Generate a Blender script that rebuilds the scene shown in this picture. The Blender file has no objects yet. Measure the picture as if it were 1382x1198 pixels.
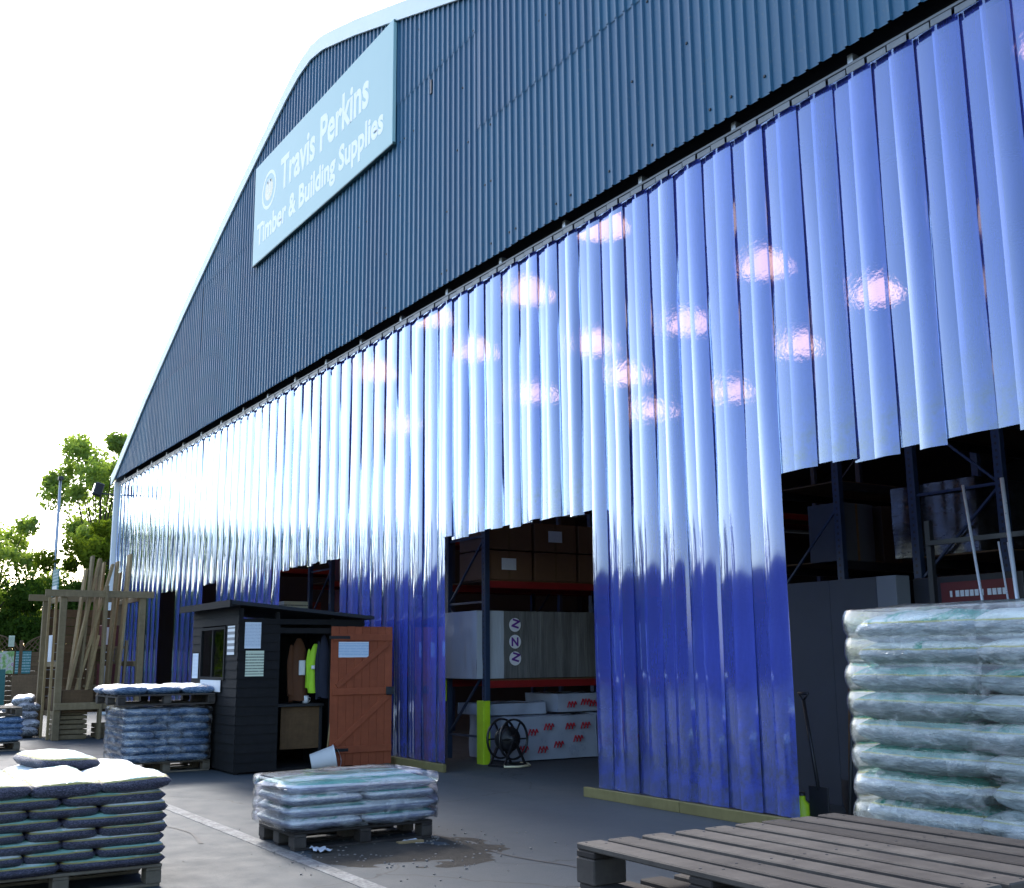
import bpy, bmesh, math, random
from mathutils import Vector, Matrix, noise, Euler
R = math.radians
random.seed(7)
SC = bpy.context.scene
COL = SC.collection

# ------------------------------------------------------------------ camera
cd = bpy.data.cameras.new('camera'); cam = bpy.data.objects.new('camera', cd); COL.objects.link(cam)
cd.sensor_fit = 'HORIZONTAL'; cd.sensor_width = 36.0; cd.lens = 1500.0 * 36.0 / 1382.0
cd.clip_start = 0.05; cd.clip_end = 3000
cR = Vector((0.53042668, 0.84768804, -0.00851619)); cU = Vector((0.16455321, -0.09310125, 0.98196456)); cF = Vector((-0.83160675, 0.52226156, 0.18887317))
m = Matrix((cR, cU, -cF)).transposed().to_4x4(); m.translation = Vector((0, -7.219, 1.45)); cam.matrix_world = m
SC.camera = cam

# ------------------------------------------------------------------ sky, sun, exposure
SUN_EL, SUN_BEHIND = 34.0, 9.0        # sun stands along the front of the shed, slightly behind its face
w = bpy.data.worlds.new('World'); SC.world = w; w.use_nodes = True
nt = w.node_tree; nt.nodes.clear()
sky = nt.nodes.new('ShaderNodeTexSky'); sky.sky_type = 'NISHITA'; sky.sun_disc = False
sd = Vector((-math.cos(R(SUN_BEHIND)) * math.cos(R(SUN_EL)), math.sin(R(SUN_BEHIND)) * math.cos(R(SUN_EL)), math.sin(R(SUN_EL))))
sky.sun_elevation = R(SUN_EL); sky.sun_rotation = math.atan2(sd.x, sd.y)
sky.air_density = 1.0; sky.dust_density = 1.6; sky.ozone_density = 1.5
bg = nt.nodes.new('ShaderNodeBackground'); bg.inputs['Strength'].default_value = 0.15
wo = nt.nodes.new('ShaderNodeOutputWorld')
nt.links.new(sky.outputs[0], bg.inputs[0]); nt.links.new(bg.outputs[0], wo.inputs[0])
sl = bpy.data.lights.new('sun', 'SUN'); sl.energy = 1.4; sl.angle = R(10); sl.color = (1, 0.96, 0.91)
so = bpy.data.objects.new('sun', sl); COL.objects.link(so); so.rotation_euler = (-sd).to_track_quat('-Z', 'Y').to_euler(); so.location = (-30, 5, 40)
SC.view_settings.view_transform = 'Standard'; SC.view_settings.look = 'None'
SC.view_settings.exposure = 1.85; SC.view_settings.gamma = 1.0; SC.view_settings.use_curve_mapping = False
SC.render.engine = 'CYCLES'
SC.cycles.max_bounces = 10; SC.cycles.transparent_max_bounces = 24; SC.cycles.use_denoising = True

# ------------------------------------------------------------------ helpers
class MB:
    def __init__(s): s.v = []; s.f = []
    def quad(s, a, b, c, d):
        n = len(s.v); s.v += [tuple(a), tuple(b), tuple(c), tuple(d)]; s.f.append((n, n+1, n+2, n+3)); return s
    def box(s, lo, hi, ch=0.0, M=None):
        lo = Vector(lo); hi = Vector(hi)
        c = (lo+hi)/2; h = (hi-lo)/2
        h = Vector((abs(h.x), abs(h.y), abs(h.z))); ch = min(ch, 0.45*min(h))
        n = len(s.v); P = []
        if ch <= 0:
            for sx in (-1, 1):
                for sy in (-1, 1):
                    for sz in (-1, 1): P.append(c+Vector((sx*h.x, sy*h.y, sz*h.z)))
            F = [(0,1,3,2),(4,6,7,5),(0,4,5,1),(2,3,7,6),(0,2,6,4),(1,5,7,3)]
        else:
            idx = {}
            for sx in (-1, 1):
                for sy in (-1, 1):
                    for sz in (-1, 1):
                        for ax in range(3):
                            d = [h.x-ch, h.y-ch, h.z-ch]; d[ax] = (h.x, h.y, h.z)[ax]
                            idx[(sx, sy, sz, ax)] = len(P); P.append(c+Vector((sx*d[0], sy*d[1], sz*d[2])))
            F = []
            I = lambda a, b, cc, ax: idx[(a, b, cc, ax)]
            for k in (-1, 1):
                F.append([I(k,-1,-1,0), I(k,1,-1,0), I(k,1,1,0), I(k,-1,1,0)][::k])
                F.append([I(-1,k,-1,1), I(-1,k,1,1), I(1,k,1,1), I(1,k,-1,1)][::k])
                F.append([I(-1,-1,k,2), I(1,-1,k,2), I(1,1,k,2), I(-1,1,k,2)][::k])
            for a in (-1, 1):
                for b in (-1, 1):
                    F.append([I(a,b,-1,0), I(a,b,-1,1), I(a,b,1,1), I(a,b,1,0)][::a*b])
                    F.append([I(a,-1,b,2), I(a,-1,b,0), I(a,1,b,0), I(a,1,b,2)][::a*b])
                    F.append([I(-1,a,b,1), I(-1,a,b,2), I(1,a,b,2), I(1,a,b,1)][::a*b])
                    for cc in (-1, 1):
                        F.append([I(a,b,cc,0), I(a,b,cc,1), I(a,b,cc,2)][::a*b*cc])
        s.v += [tuple((M @ p) if M else p) for p in P]; s.f += [tuple(i+n for i in f) for f in F]; return s
    def bar(s, a, b, wx, wy, ch=0.0, up=(0, 0, 1), roll=0):
        a = Vector(a); b = Vector(b); z = (b-a); L = z.length; z.normalize(); up = Vector(up)
        if abs(z.dot(up)) > 0.98: up = Vector((1, 0, 0))
        x = up.cross(z).normalized(); y = z.cross(x)
        M = Matrix((x, y, z)).transposed().to_4x4(); M.translation = a
        if roll: M = M @ Matrix.Rotation(roll, 4, 'Z')
        return s.box((-wx/2, -wy/2, 0), (wx/2, wy/2, L), ch, M)
    def tube(s, pts, rad, n=8, cap=True):
        rings = []
        pts = [Vector(p) for p in pts]
        for i, p in enumerate(pts):
            d = (pts[min(i+1, len(pts)-1)]-pts[max(i-1, 0)]).normalized()
            u = Vector((0, 0, 1)) if abs(d.z) < .9 else Vector((1, 0, 0))
            x = u.cross(d).normalized(); y = d.cross(x)
            r = rad[i] if isinstance(rad, (list, tuple)) else rad
            k = len(s.v); rings.append(k)
            for j in range(n):
                t = 2*math.pi*j/n; s.v.append(tuple(p+x*math.cos(t)*r+y*math.sin(t)*r))
        for i in range(len(pts)-1):
            a, b = rings[i], rings[i+1]
            for j in range(n): s.f.append((a+j, a+(j+1) % n, b+(j+1) % n, b+j))
        if cap:
            s.f.append(tuple(rings[0]+j for j in range(n))[::-1]); s.f.append(tuple(rings[-1]+j for j in range(n)))
        return s
    def lathe(s, prof, n=20, M=None):
        k = len(s.v)
        for r, z in prof:
            for j in range(n):
                t = 2*math.pi*j/n; p = Vector((r*math.cos(t), r*math.sin(t), z)); s.v.append(tuple(M @ p if M else p))
        for i in range(len(prof)-1):
            for j in range(n):
                a = k+i*n; s.f.append((a+j, a+(j+1) % n, a+n+(j+1) % n, a+n+j))
        return s
    def mesh(s, name, smooth=False):
        me = bpy.data.meshes.new(name); me.from_pydata(s.v, [], s.f); me.update()
        if smooth:
            me.polygons.foreach_set('use_smooth', [True]*len(me.polygons))
        return me
    def obj(s, name, mat, parent=None, smooth=False, loc=None, rot=None):
        return mk(name, s.mesh(name, smooth), mat, parent, loc, rot)

def mk(name, me, mat, parent=None, loc=None, rot=None, scale=None):
    o = bpy.data.objects.new(name, me); COL.objects.link(o)
    if mat is not None and not me.materials: me.materials.append(M_[mat] if isinstance(mat, str) else mat)
    if parent: o.parent = parent
    if loc is not None: o.location = loc
    if rot is not None: o.rotation_euler = rot
    if scale is not None: o.scale = scale
    return o
def tag(o, label, cat, group=None, kind=None):
    o['label'] = label; o['category'] = cat
    if group: o['group'] = group
    if kind: o['kind'] = kind
    return o
def thing(name, label, cat, loc=(0, 0, 0), rz=0, group=None):
    o = bpy.data.objects.new(name, None); COL.objects.link(o); o.location = loc; o.rotation_euler = (0, 0, rz); o.empty_display_size = .1
    return tag(o, label, cat, group)
def struct(o, label=None):
    o['kind'] = 'structure'
    if label: o['label'] = label
    return o
def copy_tree(o, parent=None):
    c = o.copy(); COL.objects.link(c); c.parent = parent
    for ch in [x for x in o.children]: copy_tree(ch, c)
    return c

# ------------------------------------------------------------------ materials
M_ = {}
class NB:
    def __init__(s, name):
        s.m = bpy.data.materials.new(name); s.m.use_nodes = True; s.t = s.m.node_tree; s.t.nodes.clear()
        s.out = s.t.nodes.new('ShaderNodeOutputMaterial'); M_[name] = s.m
    def n(s, ty, **kw):
        nd = s.t.nodes.new('ShaderNode'+ty)
        for k, v in kw.items():
            if k in ('inp',):
                for a, b in v.items():
                    if hasattr(b, 'bl_idname') or hasattr(b, 'is_output'): s.t.links.new(b, nd.inputs[a])
                    else: nd.inputs[a].default_value = b
            else: setattr(nd, k, v)
        return nd
    def link(s, a, b): s.t.links.new(a, b)
    def ramp(s, fac, stops, interp='LINEAR'):
        r = s.n('ValToRGB'); r.color_ramp.interpolation = interp
        e = r.color_ramp.elements
        while len(e) < len(stops): e.new(0.5)
        for i, (p, c) in enumerate(stops): e[i].position = p; e[i].color = (c[0], c[1], c[2], 1)
        s.link(fac, r.inputs[0]); return r.outputs[0]
    def noise(s, vec, scale, detail=4, rough=.55, dist=0):
        nd = s.n('TexNoise'); nd.inputs['Scale'].default_value = scale; nd.inputs['Detail'].default_value = detail
        nd.inputs['Roughness'].default_value = rough; nd.inputs['Distortion'].default_value = dist
        if vec is not None: s.link(vec, nd.inputs['Vector'])
        return nd.outputs['Fac']
    def mix(s, fac, a, b, mode='MIX'):
        nd = s.n('Mix', data_type='RGBA', blend_type=mode)
        for sock, v in ((nd.inputs['Factor'], fac), (nd.inputs['A'], a), (nd.inputs['B'], b)):
            if hasattr(v, 'is_output'): s.link(v, sock)
            elif isinstance(v, (int, float)): sock.default_value = v
            else: sock.default_value = (v[0], v[1], v[2], 1)
        return nd.outputs['Result']
    def math(s, op, a, b=None, c=None, clamp=False):
        nd = s.n('Math', operation=op, use_clamp=clamp)
        for i, v in enumerate((a, b, c)):
            if v is None: continue
            if hasattr(v, 'is_output'): s.link(v, nd.inputs[i])
            else: nd.inputs[i].default_value = v
        return nd.outputs[0]
    def mapping(s, vec, scale=(1, 1, 1), loc=(0, 0, 0)):
        mp = s.n('Mapping'); mp.inputs['Scale'].default_value = scale; mp.inputs['Location'].default_value = loc
        s.link(vec, mp.inputs['Vector']); return mp.outputs[0]
    def coord(s, k='Object'): return s.n('TexCoord').outputs[k]
    def rand(s): return s.n('ObjectInfo').outputs['Random']
    def bump(s, h, strength=.3, dist=.02):
        b = s.n('Bump'); b.inputs['Strength'].default_value = strength; b.inputs['Distance'].default_value = dist
        s.link(h, b.inputs['Height']); return b.outputs[0]
    def pbr(s, color, rough=.6, metal=0, normal=None, spec=.5, **kw):
        p = s.n('BsdfPrincipled')
        for k, v in (('Base Color', color), ('Roughness', rough), ('Metallic', metal), ('Specular IOR Level', spec), *kw.items()):
            if hasattr(v, 'is_output'): s.link(v, p.inputs[k])
            elif isinstance(v, (int, float)): p.inputs[k].default_value = v
            else: p.inputs[k].default_value = (v[0], v[1], v[2], 1)
        if normal is not None: s.link(normal, p.inputs['Normal'])
        s.link(p.outputs[0], s.out.inputs[0]); return p

def simple(name, col, rough=.6, metal=0, var=.25, scale=8, spec=.5, bump=.15):
    b = NB(name); c = b.coord('Object'); nz = b.noise(c, scale, 5, .6); rv = b.rand()
    dark = tuple(x*(1-var) for x in col); lite = tuple(min(1, x*(1+var)) for x in col)
    k = b.mix(nz, dark, lite); k = b.mix(b.math('MULTIPLY', rv, .5), k, b.mix(nz, tuple(x*(1-var*1.3) for x in col), col))
    b.pbr(k, b.math('MULTIPLY_ADD', nz, .2, rough-.1), metal, b.bump(b.noise(c, scale*6, 3), bump, .01), spec); return b

def wood(name, col, col2, var=.5, grain=18):
    b = NB(name); c = b.coord('Object'); rv = b.rand()
    off = b.n('Vector' + 'Math', operation='SCALE'); off.inputs[0].default_value = (7, 13, 5); b.link(rv, off.inputs['Scale'])
    ad = b.n('VectorMath', operation='ADD'); b.link(c, ad.inputs[0]); b.link(off.outputs[0], ad.inputs[1]); v = ad.outputs[0]
    # grain follows the long axis through an even stretched noise in each axis pair
    n1 = b.noise(b.mapping(v, (grain, grain, grain*.12)), 1, 5, .65); n2 = b.noise(b.mapping(v, (grain*.12, grain, grain)), 1, 5, .65)
    n3 = b.noise(b.mapping(v, (grain, grain*.12, grain)), 1, 5, .65); big = b.noise(v, 1.7, 3)
    g = b.math('MULTIPLY', b.math('ADD', b.math('ADD', n1, n2), n3), .333)
    k = b.mix(b.math('MULTIPLY_ADD', g, 2.4, -.7, clamp=True), col, col2)
    k = b.mix(b.math('MULTIPLY', b.math('MULTIPLY', rv, rv), var), k, tuple(x*.7 for x in col))
    k = b.mix(b.math('MULTIPLY_ADD', big, 1.6, -.55, clamp=True), k, b.mix(.5, k, tuple(x*.45 for x in col)))
    b.pbr(k, .8, 0, b.bump(g, .5, .01), .25); return b

wood('pallet_wood', (.075, .06, .045), (.20, .17, .13), .6)
wood('old_pallet_wood', (.020, .015, .015), (.125, .108, .092), 1.0, 9)
wood('pale_timber', (.22, .15, .07), (.42, .31, .16))
wood('rack_timber', (.16, .115, .058), (.30, .225, .125))
wood('sawn_timber', (.14, .12, .045), (.24, .205, .09))
wood('shed_board', (.006, .0055, .006), (.014, .013, .013), .4, 10)
wood('door_wood', (.22, .055, .024), (.33, .088, .038), .25, 12)
wood('brown_board', (.08, .045, .02), (.15, .09, .045), .4)
wood('fence_wood', (.10, .06, .03), (.19, .12, .065), .5)
simple('rack_steel', (.018, .035, .075), .45, .0)
simple('red_beam', (.20, .010, .010), .45)
simple('dark_steel', (.012, .013, .016), .5)
simple('black_plastic', (.012, .012, .014), .4)
simple('galvanised', (.42, .44, .46), .35, .8, .2)
simple('shaded_zinc', (.16, .17, .18), .5, .6, .4, 30)  # zinc with the shadow on the clamp plates put into its colour
simple('silver_tube', (.50, .55, .62), .3, .3, .1)
simple('cardboard', (.12, .062, .030), .8)
simple('shaded_carton', (.05, .028, .015), .8)  # cardboard darkened in its colour for the dim interior
simple('red_carton', (.10, .012, .014), .6)
simple('grey_panel', (.055, .06, .07), .8, 0, .3, 2)
simple('pale_panel', (.14, .155, .18), .8, 0, .15, 2)
simple('white_plastic', (.72, .73, .75), .35, 0, .1)
simple('lime_paint', (.42, .62, .02), .4)
simple('hivis', (.36, .66, .02), .7, 0, .2)
simple('orange_cloth', (.10, .034, .01), .8)
simple('navy_cloth', (.012, .015, .03), .9)
simple('teal_paint', (.01, .10, .09), .5)
simple('roof_felt', (.018, .02, .025), .9)
simple('bark', (.07, .055, .04), .9, 0, .4, 10, .2, .6)
simple('concrete_block', (.3, .29, .27), .9)
simple('roof_sheet', (.13, .15, .17), .6)
simple('inner_wall', (.03, .033, .04), .8)
simple('white_wall', (.78, .78, .76), .6, 0, .08, 3)
simple('dark_brick', (.06, .04, .035), .9)
simple('white_paint', (.74, .76, .76), .5, 0, .06)
simple('dirt', (.062, .054, .044), .95, 0, .45, 20, .1, .8)
simple('stone_bits', (.2, .18, .16), .95, 0, .4)

# ground: worn concrete / asphalt
b = NB('yard'); c = b.coord('Object')
n1 = b.noise(c, .35, 6, .6); n2 = b.noise(c, 3.5, 5, .65); n3 = b.noise(c, 60, 3, .7); n4 = b.noise(b.mapping(c, (.25, 1.4, 1)), 1, 5, .6)
k = b.ramp(n1, [(.25, (.026, .036, .045)), (.5, (.039, .051, .060)), (.75, (.058, .072, .077))])
k = b.mix(b.math('MULTIPLY_ADD', n2, 1.8, -.6, clamp=True), k, b.mix(.30, k, (.10, .118, .118)))
k = b.mix(b.math('MULTIPLY_ADD', n4, 2.6, -1.25, clamp=True), k, b.mix(.45, k, (.028, .030, .032)))
k = b.mix(b.math('MULTIPLY_ADD', n3, 1.4, -.35, clamp=True), b.mix(.35, k, (.022, .022, .023)), k)
wv = b.n('VectorMath', operation='MULTIPLY_ADD'); nv_ = b.n('TexNoise'); nv_.inputs['Scale'].default_value = 1.2; nv_.inputs['Detail'].default_value = 6; b.link(c, nv_.inputs['Vector'])
b.link(nv_.outputs['Color'], wv.inputs[0]); wv.inputs[1].default_value = (1.1, 1.1, 0); b.link(c, wv.inputs[2])
vo = b.n('TexVoronoi', feature='DISTANCE_TO_EDGE'); vo.inputs['Scale'].default_value = .23; b.link(wv.outputs[0], vo.inputs['Vector'])
k = b.mix(b.math('MULTIPLY', b.math('LESS_THAN', vo.outputs['Distance'], .0022), .75), k, (.016, .017, .018))
st = b.noise(b.mapping(c, (.9, .9, 1), (31, 7, 0)), 1, 5, .6, .4)
k = b.mix(b.math('MULTIPLY_ADD', st, 9, -6.0, clamp=True), k, b.mix(.65, k, (.014, .014, .016)))
ty = b.noise(b.mapping(c, (.12, 3.2, 1), (3, 5, 0)), 1, 4, .6, .2)
k = b.mix(b.math('MULTIPLY_ADD', ty, 5, -2.9, clamp=True), k, b.mix(.5, k, (.022, .024, .026)))
b.pbr(k, b.math('MULTIPLY_ADD', n2, .3, .62), 0, b.bump(b.math('ADD', n3, b.math('MULTIPLY', n2, 2)), .25, .01), .35)
b = NB('line_paint'); c = b.coord('Object'); n1 = b.noise(c, 5, 6, .7); n2 = b.noise(c, 40, 3)
k = b.mix(b.math('MULTIPLY_ADD', b.math('ADD', n1, b.math('MULTIPLY', n2, .4)), 3.0, -1.75, clamp=True), (.075, .078, .079), (.24, .245, .235))
b.pbr(k, .8)
b = NB('joint_tar'); b.pbr((.035, .035, .036), .8)

# blue coated cladding
b = NB('cladding'); c = b.coord('Object'); rv = b.rand()
n1 = b.noise(b.mapping(c, (2.5, 2.5, .35)), 1, 5, .6); n2 = b.noise(c, .25, 3); n3 = b.noise(c, 25, 3)
k = b.mix(n1, (.016, .088, .165), (.032, .132, .225)); k = b.mix(b.math('MULTIPLY', rv, .55), k, (.022, .075, .155))
st = b.noise(b.mapping(c, (11, 1, .22)), 1, 5, .7)
k = b.mix(b.math('MULTIPLY_ADD', st, 4, -2.25, clamp=True), k, b.mix(.35, k, (.10, .17, .22)))
k = b.mix(b.math('MULTIPLY_ADD', b.noise(b.mapping(c, (8, 1, .3), (5, 0, 2)), 1, 5, .7), 5, -3.0, clamp=True), k, b.mix(.4, k, (.012, .04, .085)))
k = b.mix(b.math('MULTIPLY_ADD', n3, 3, -1.75, clamp=True), k, (.10, .14, .17))
b.pbr(k, b.math('MULTIPLY_ADD', n1, .2, .34), 0, None, .45)
simple('verge', (.70, .78, .78), .5, 0, .06)
# sign face
b = NB('sign_face'); c = b.coord('Object'); n1 = b.noise(c, .8, 3)
b.pbr(b.mix(n1, (.38, .58, .58), (.44, .63, .62)), .5, 0, None, .3)
simple('sign_letter', (.95, .96, .96), .6, 0, .02)
simple('sign_gold', (.62, .58, .38), .4, 0, .05)
simple('sign_edge', (.03, .09, .09), .5)

# clear blue-tinted PVC
def pvc(name, blue, body):
    b = NB(name); c = b.coord('Object'); rv = b.rand()
    nz = b.noise(b.mapping(c, (9, 9, .8)), 1, 5, .65); sc = b.noise(b.mapping(c, (60, 60, 2)), 1, 3, .7)
    gen = b.n('TexCoord').outputs['Generated']; sx = b.n('SeparateXYZ'); b.link(gen, sx.inputs[0])
    dirtz = b.math('MULTIPLY', b.math('SUBTRACT', .22, sx.outputs['Z']), 6, clamp=True)
    dirt = b.math('MULTIPLY', dirtz, b.math('MULTIPLY_ADD', b.noise(c, 5, 6, .72), 4.5, -1.85, clamp=True), clamp=True)
    tr = b.n('BsdfTransparent'); tr.inputs[0].default_value = (.50, .57, .92, 1)
    df = b.n('BsdfDiffuse'); tl = b.n('BsdfTranslucent')
    colr = b.mix(nz, blue, tuple(min(1, x*1.35) for x in blue)); b.link(colr, df.inputs[0]); b.link(colr, tl.inputs[0])
    dt = b.n('MixShader'); dt.inputs[0].default_value = .3; b.link(df.outputs[0], dt.inputs[1]); b.link(tl.outputs[0], dt.inputs[2])
    rf_ = b.n('BsdfRefraction'); rf_.inputs['IOR'].default_value = 1.02; rf_.inputs['Roughness'].default_value = .0; rf_.inputs[0].default_value = (.50, .57, .92, 1)
    b.link(b.bump(b.noise(b.mapping(c, (16, 16, 22)), 1, 4, .6), 1.0, .02), rf_.inputs['Normal'])
    tm = b.n('MixShader'); tm.inputs[0].default_value = 1.0; b.link(tr.outputs[0], tm.inputs[1]); b.link(rf_.outputs[0], tm.inputs[2]); tr = tm
    base = b.n('MixShader'); b.link(b.math('ADD', b.math('MULTIPLY_ADD', rv, .22, body-.11), b.math('MULTIPLY_ADD', b.noise(b.mapping(c, (3, 3, .7)), 1, 5, .7), .5, -.21, clamp=True), clamp=True), base.inputs[0])
    b.link(tr.outputs[0], base.inputs[1]); b.link(dt.outputs[0], base.inputs[2])
    dd = b.n('BsdfDiffuse'); dd.inputs[0].default_value = (.06, .065, .07, 1)
    b2 = b.n('MixShader'); b.link(b.math('MULTIPLY', dirt, .85), b2.inputs[0]); b.link(base.outputs[0], b2.inputs[1]); b.link(dd.outputs[0], b2.inputs[2])
    fr = b.n('Fresnel'); fr.inputs['IOR'].default_value = 1.62
    gl = b.n('BsdfGlossy'); gl.inputs['Roughness'].default_value = .06; gl.inputs[0].default_value = (.70, .83, 1, 1)
    bp = b.bump(b.noise(b.mapping(c, (4, 4, .9)), 1, 2, .5), .07, .02); b.link(bp, gl.inputs['Normal'])
    fm = b.n('MixShader'); b.link(b.math('MULTIPLY', fr.outputs[0], 2.5, clamp=True), fm.inputs[0]); b.link(b2.outputs[0], fm.inputs[1]); b.link(gl.outputs[0], fm.inputs[2])
    b.link(fm.outputs[0], b.out.inputs[0]); return b
pvc('pvc_clear', (.10, .145, .78), .42)

def film(name, body, alpha=.45):
    b = NB(name); c = b.coord('Object'); nz = b.noise(b.mapping(c, (6, 6, 14)), 1, 5, .7, .6)
    tr = b.n('BsdfTransparent'); tr.inputs[0].default_value = (.93, .95, .97, 1)
    df = b.n('BsdfDiffuse'); df.inputs[0].default_value = (*body, 1)
    gl = b.n('BsdfGlossy'); gl.inputs['Roughness'].default_value = .14
    b.link(b.bump(nz, .22, .02), gl.inputs['Normal'])
    a = b.n('MixShader'); b.link(b.math('MULTIPLY_ADD', nz, 1.6, alpha-1.0, clamp=True), a.inputs[0]); b.link(tr.outputs[0], a.inputs[1]); b.link(df.outputs[0], a.inputs[2])
    fr = b.n('Fresnel'); fr.inputs['IOR'].default_value = 1.5; f = b.n('MixShader'); b.link(b.math('MULTIPLY_ADD', fr.outputs[0], .8, .05, clamp=True), f.inputs[0])
    b.link(a.outputs[0], f.inputs[1]); b.link(gl.outputs[0], f.inputs[2]); b.link(f.outputs[0], b.out.inputs[0])
film('stretch_film', (.72, .74, .76), .22)
film('grey_film', (.028, .027, .027), 1.1)

# window glass
b = NB('window_glass'); g = b.n('BsdfGlossy'); g.inputs['Roughness'].default_value = .03; t = b.n('BsdfTransparent'); t.inputs[0].default_value = (.85, .9, .9, 1)
fr = b.n('Fresnel'); mx = b.n('MixShader'); b.link(fr.outputs[0], mx.inputs[0]); b.link(t.outputs[0], mx.inputs[1]); b.link(g.outputs[0], mx.inputs[2]); b.link(mx.outputs[0], b.out.inputs[0])

# bag plastics, printed by place on the bag (Generated runs 0..1 over each bag)
def bagmat(name, top, top2, band, side, side2, lo=.66, hi=.76, rough=.32, speck=55):
    b = NB(name); g = b.coord('Generated'); o = b.coord('Object'); rv = b.rand()
    sx = b.n('SeparateXYZ'); b.link(g, sx.inputs[0])
    n1 = b.noise(b.mapping(g, (3, 2.2, 1)), 1, 4, .6, 1.0); ns = b.noise(o, speck, 3, .7); wr = b.noise(b.mapping(g, (10, 9, 6)), 1, 5, .65, .8)
    tp = b.mix(b.math('MULTIPLY_ADD', b.math('ADD', n1, b.math('MULTIPLY', rv, .45)), 9, -5.9, clamp=True), top, top2)
    sd_ = b.mix(b.math('MULTIPLY_ADD', ns, 5, -2.3, clamp=True), side, side2)
    z = b.math('ADD', sx.outputs['Z'], b.math('MULTIPLY', b.math('SUBTRACT', n1, .5), .10))
    k = b.mix(b.math('MULTIPLY', b.math('SUBTRACT', z, lo), 30, clamp=True), sd_, band)
    k = b.mix(b.math('MULTIPLY', b.math('SUBTRACT', z, hi), 30, clamp=True), k, tp)
    b.pbr(k, b.math('MULTIPLY_ADD', wr, .25, rough-.12), 0, b.bump(b.math('ADD', wr, b.math('MULTIPLY', ns, .35)), .85, .03), .55)
bagmat('gravel_bag', (.80, .84, .82), (.30, .58, .50), (.42, .37, .10), (.018, .016, .032), (.19, .18, .27), .66, .74, .38, 40)
bagmat('white_bag', (.74, .76, .76), (.12, .42, .33), (.72, .73, .76), (.30, .31, .42), (.62, .64, .72), .55, .70, .3, 9)
bagmat('blue_bag', (.58, .66, .74), (.16, .30, .46), (.22, .31, .44), (.06, .115, .22), (.27, .37, .50), .80, .88, .25, 12)
bagmat('feed_bag', (.70, .78, .74), (.06, .36, .26), (.50, .50, .16), (.40, .45, .47), (.68, .74, .75), .60, .64, .22, 7)
bagmat('far_bag', (.72, .72, .74), (.30, .30, .33), (.55, .55, .57), (.10, .10, .11), (.5, .5, .52), .62, .66, .3, 10)

# paper notices: pale sheet with rows of faint print
def notice(name, base, ink, rows=16, density=.5, seed=0.0):
    b = NB(name); g = b.coord('Generated'); sx = b.n('SeparateXYZ'); b.link(g, sx.inputs[0])
    zz = b.math('MULTIPLY', sx.outputs['Z'], rows); fr = b.math('FRACT', zz); row = b.math('FLOOR', zz)
    line = b.math('GREATER_THAN', fr, .48)
    cmb = b.n('CombineXYZ'); b.link(b.math('MULTIPLY', sx.outputs['Y'], 34), cmb.inputs[0]); b.link(b.math('ADD', row, seed), cmb.inputs[1]); b.link(b.math('MULTIPLY', sx.outputs['X'], 34), cmb.inputs[2])
    nz = b.noise(cmb.outputs[0], 1, 2); on = b.math('GREATER_THAN', nz, 1-density)
    ed = b.math('MULTIPLY', b.math('GREATER_THAN', sx.outputs['Z'], .07), b.math('LESS_THAN', sx.outputs['Z'], .95))
    f = b.math('MULTIPLY', b.math('MULTIPLY', line, on), ed)
    b.pbr(b.mix(b.math('MULTIPLY', f, .75), base, ink), .55)
notice('notice_white', (.62, .68, .74), (.30, .36, .46), 18, .55)
notice('notice_cream', (.60, .66, .50), (.10, .12, .10), 9, .62, 4.0)
notice('notice_sign', (.72, .72, .72), (.05, .05, .06), 5, .66, 8.0)
notice('notice_blue', (.62, .68, .74), (.12, .34, .55), 10, .6, 2.0)
notice('notice_teal', (.03, .16, .16), (.5, .6, .6), 8, .5, 1.0)
b = NB('poster_photo'); g = b.coord('Generated'); n1 = b.noise(g, 4, 5, .6); k = b.ramp(n1, [(.3, (.05, .16, .05)), (.45, (.25, .4, .12)), (.55, (.5, .5, .45)), (.65, (.35, .12, .22)), (.75, (.6, .6, .62))]); b.pbr(k, .5)

# leaves
def leafmat(name, c1, c2):
    b = NB(name); o = b.coord('Object'); n1 = b.noise(o, .9, 4, .6); n2 = b.noise(o, 7, 2)
    k = b.mix(b.math('MULTIPLY_ADD', b.math('ADD', n1, b.math('MULTIPLY', n2, .4)), 2.2, -1.0, clamp=True), c1, c2)
    d = b.n('BsdfDiffuse'); t = b.n('BsdfTranslucent'); b.link(k, d.inputs[0]); b.link(b.mix(1, k, (1.5, 1.6, .6), 'MULTIPLY'), t.inputs[0])
    mx = b.n('MixShader'); mx.inputs[0].default_value = .55; b.link(d.outputs[0], mx.inputs[1]); b.link(t.outputs[0], mx.inputs[2]); b.link(mx.outputs[0], b.out.inputs[0])
leafmat('leaf_mid', (.15, .22, .06), (.29, .35, .11)); leafmat('leaf_dark', (.025, .055, .013), (.08, .13, .025)); leafmat('leaf_yellow', (.09, .13, .015), (.18, .21, .03))

# lit lamp
b = NB('lamp_glow'); e = b.n('Emission'); e.inputs[0].default_value = (1, .52, .30, 1); e.inputs[1].default_value = 1.1; b.link(e.outputs[0], b.out.inputs[0])

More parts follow.
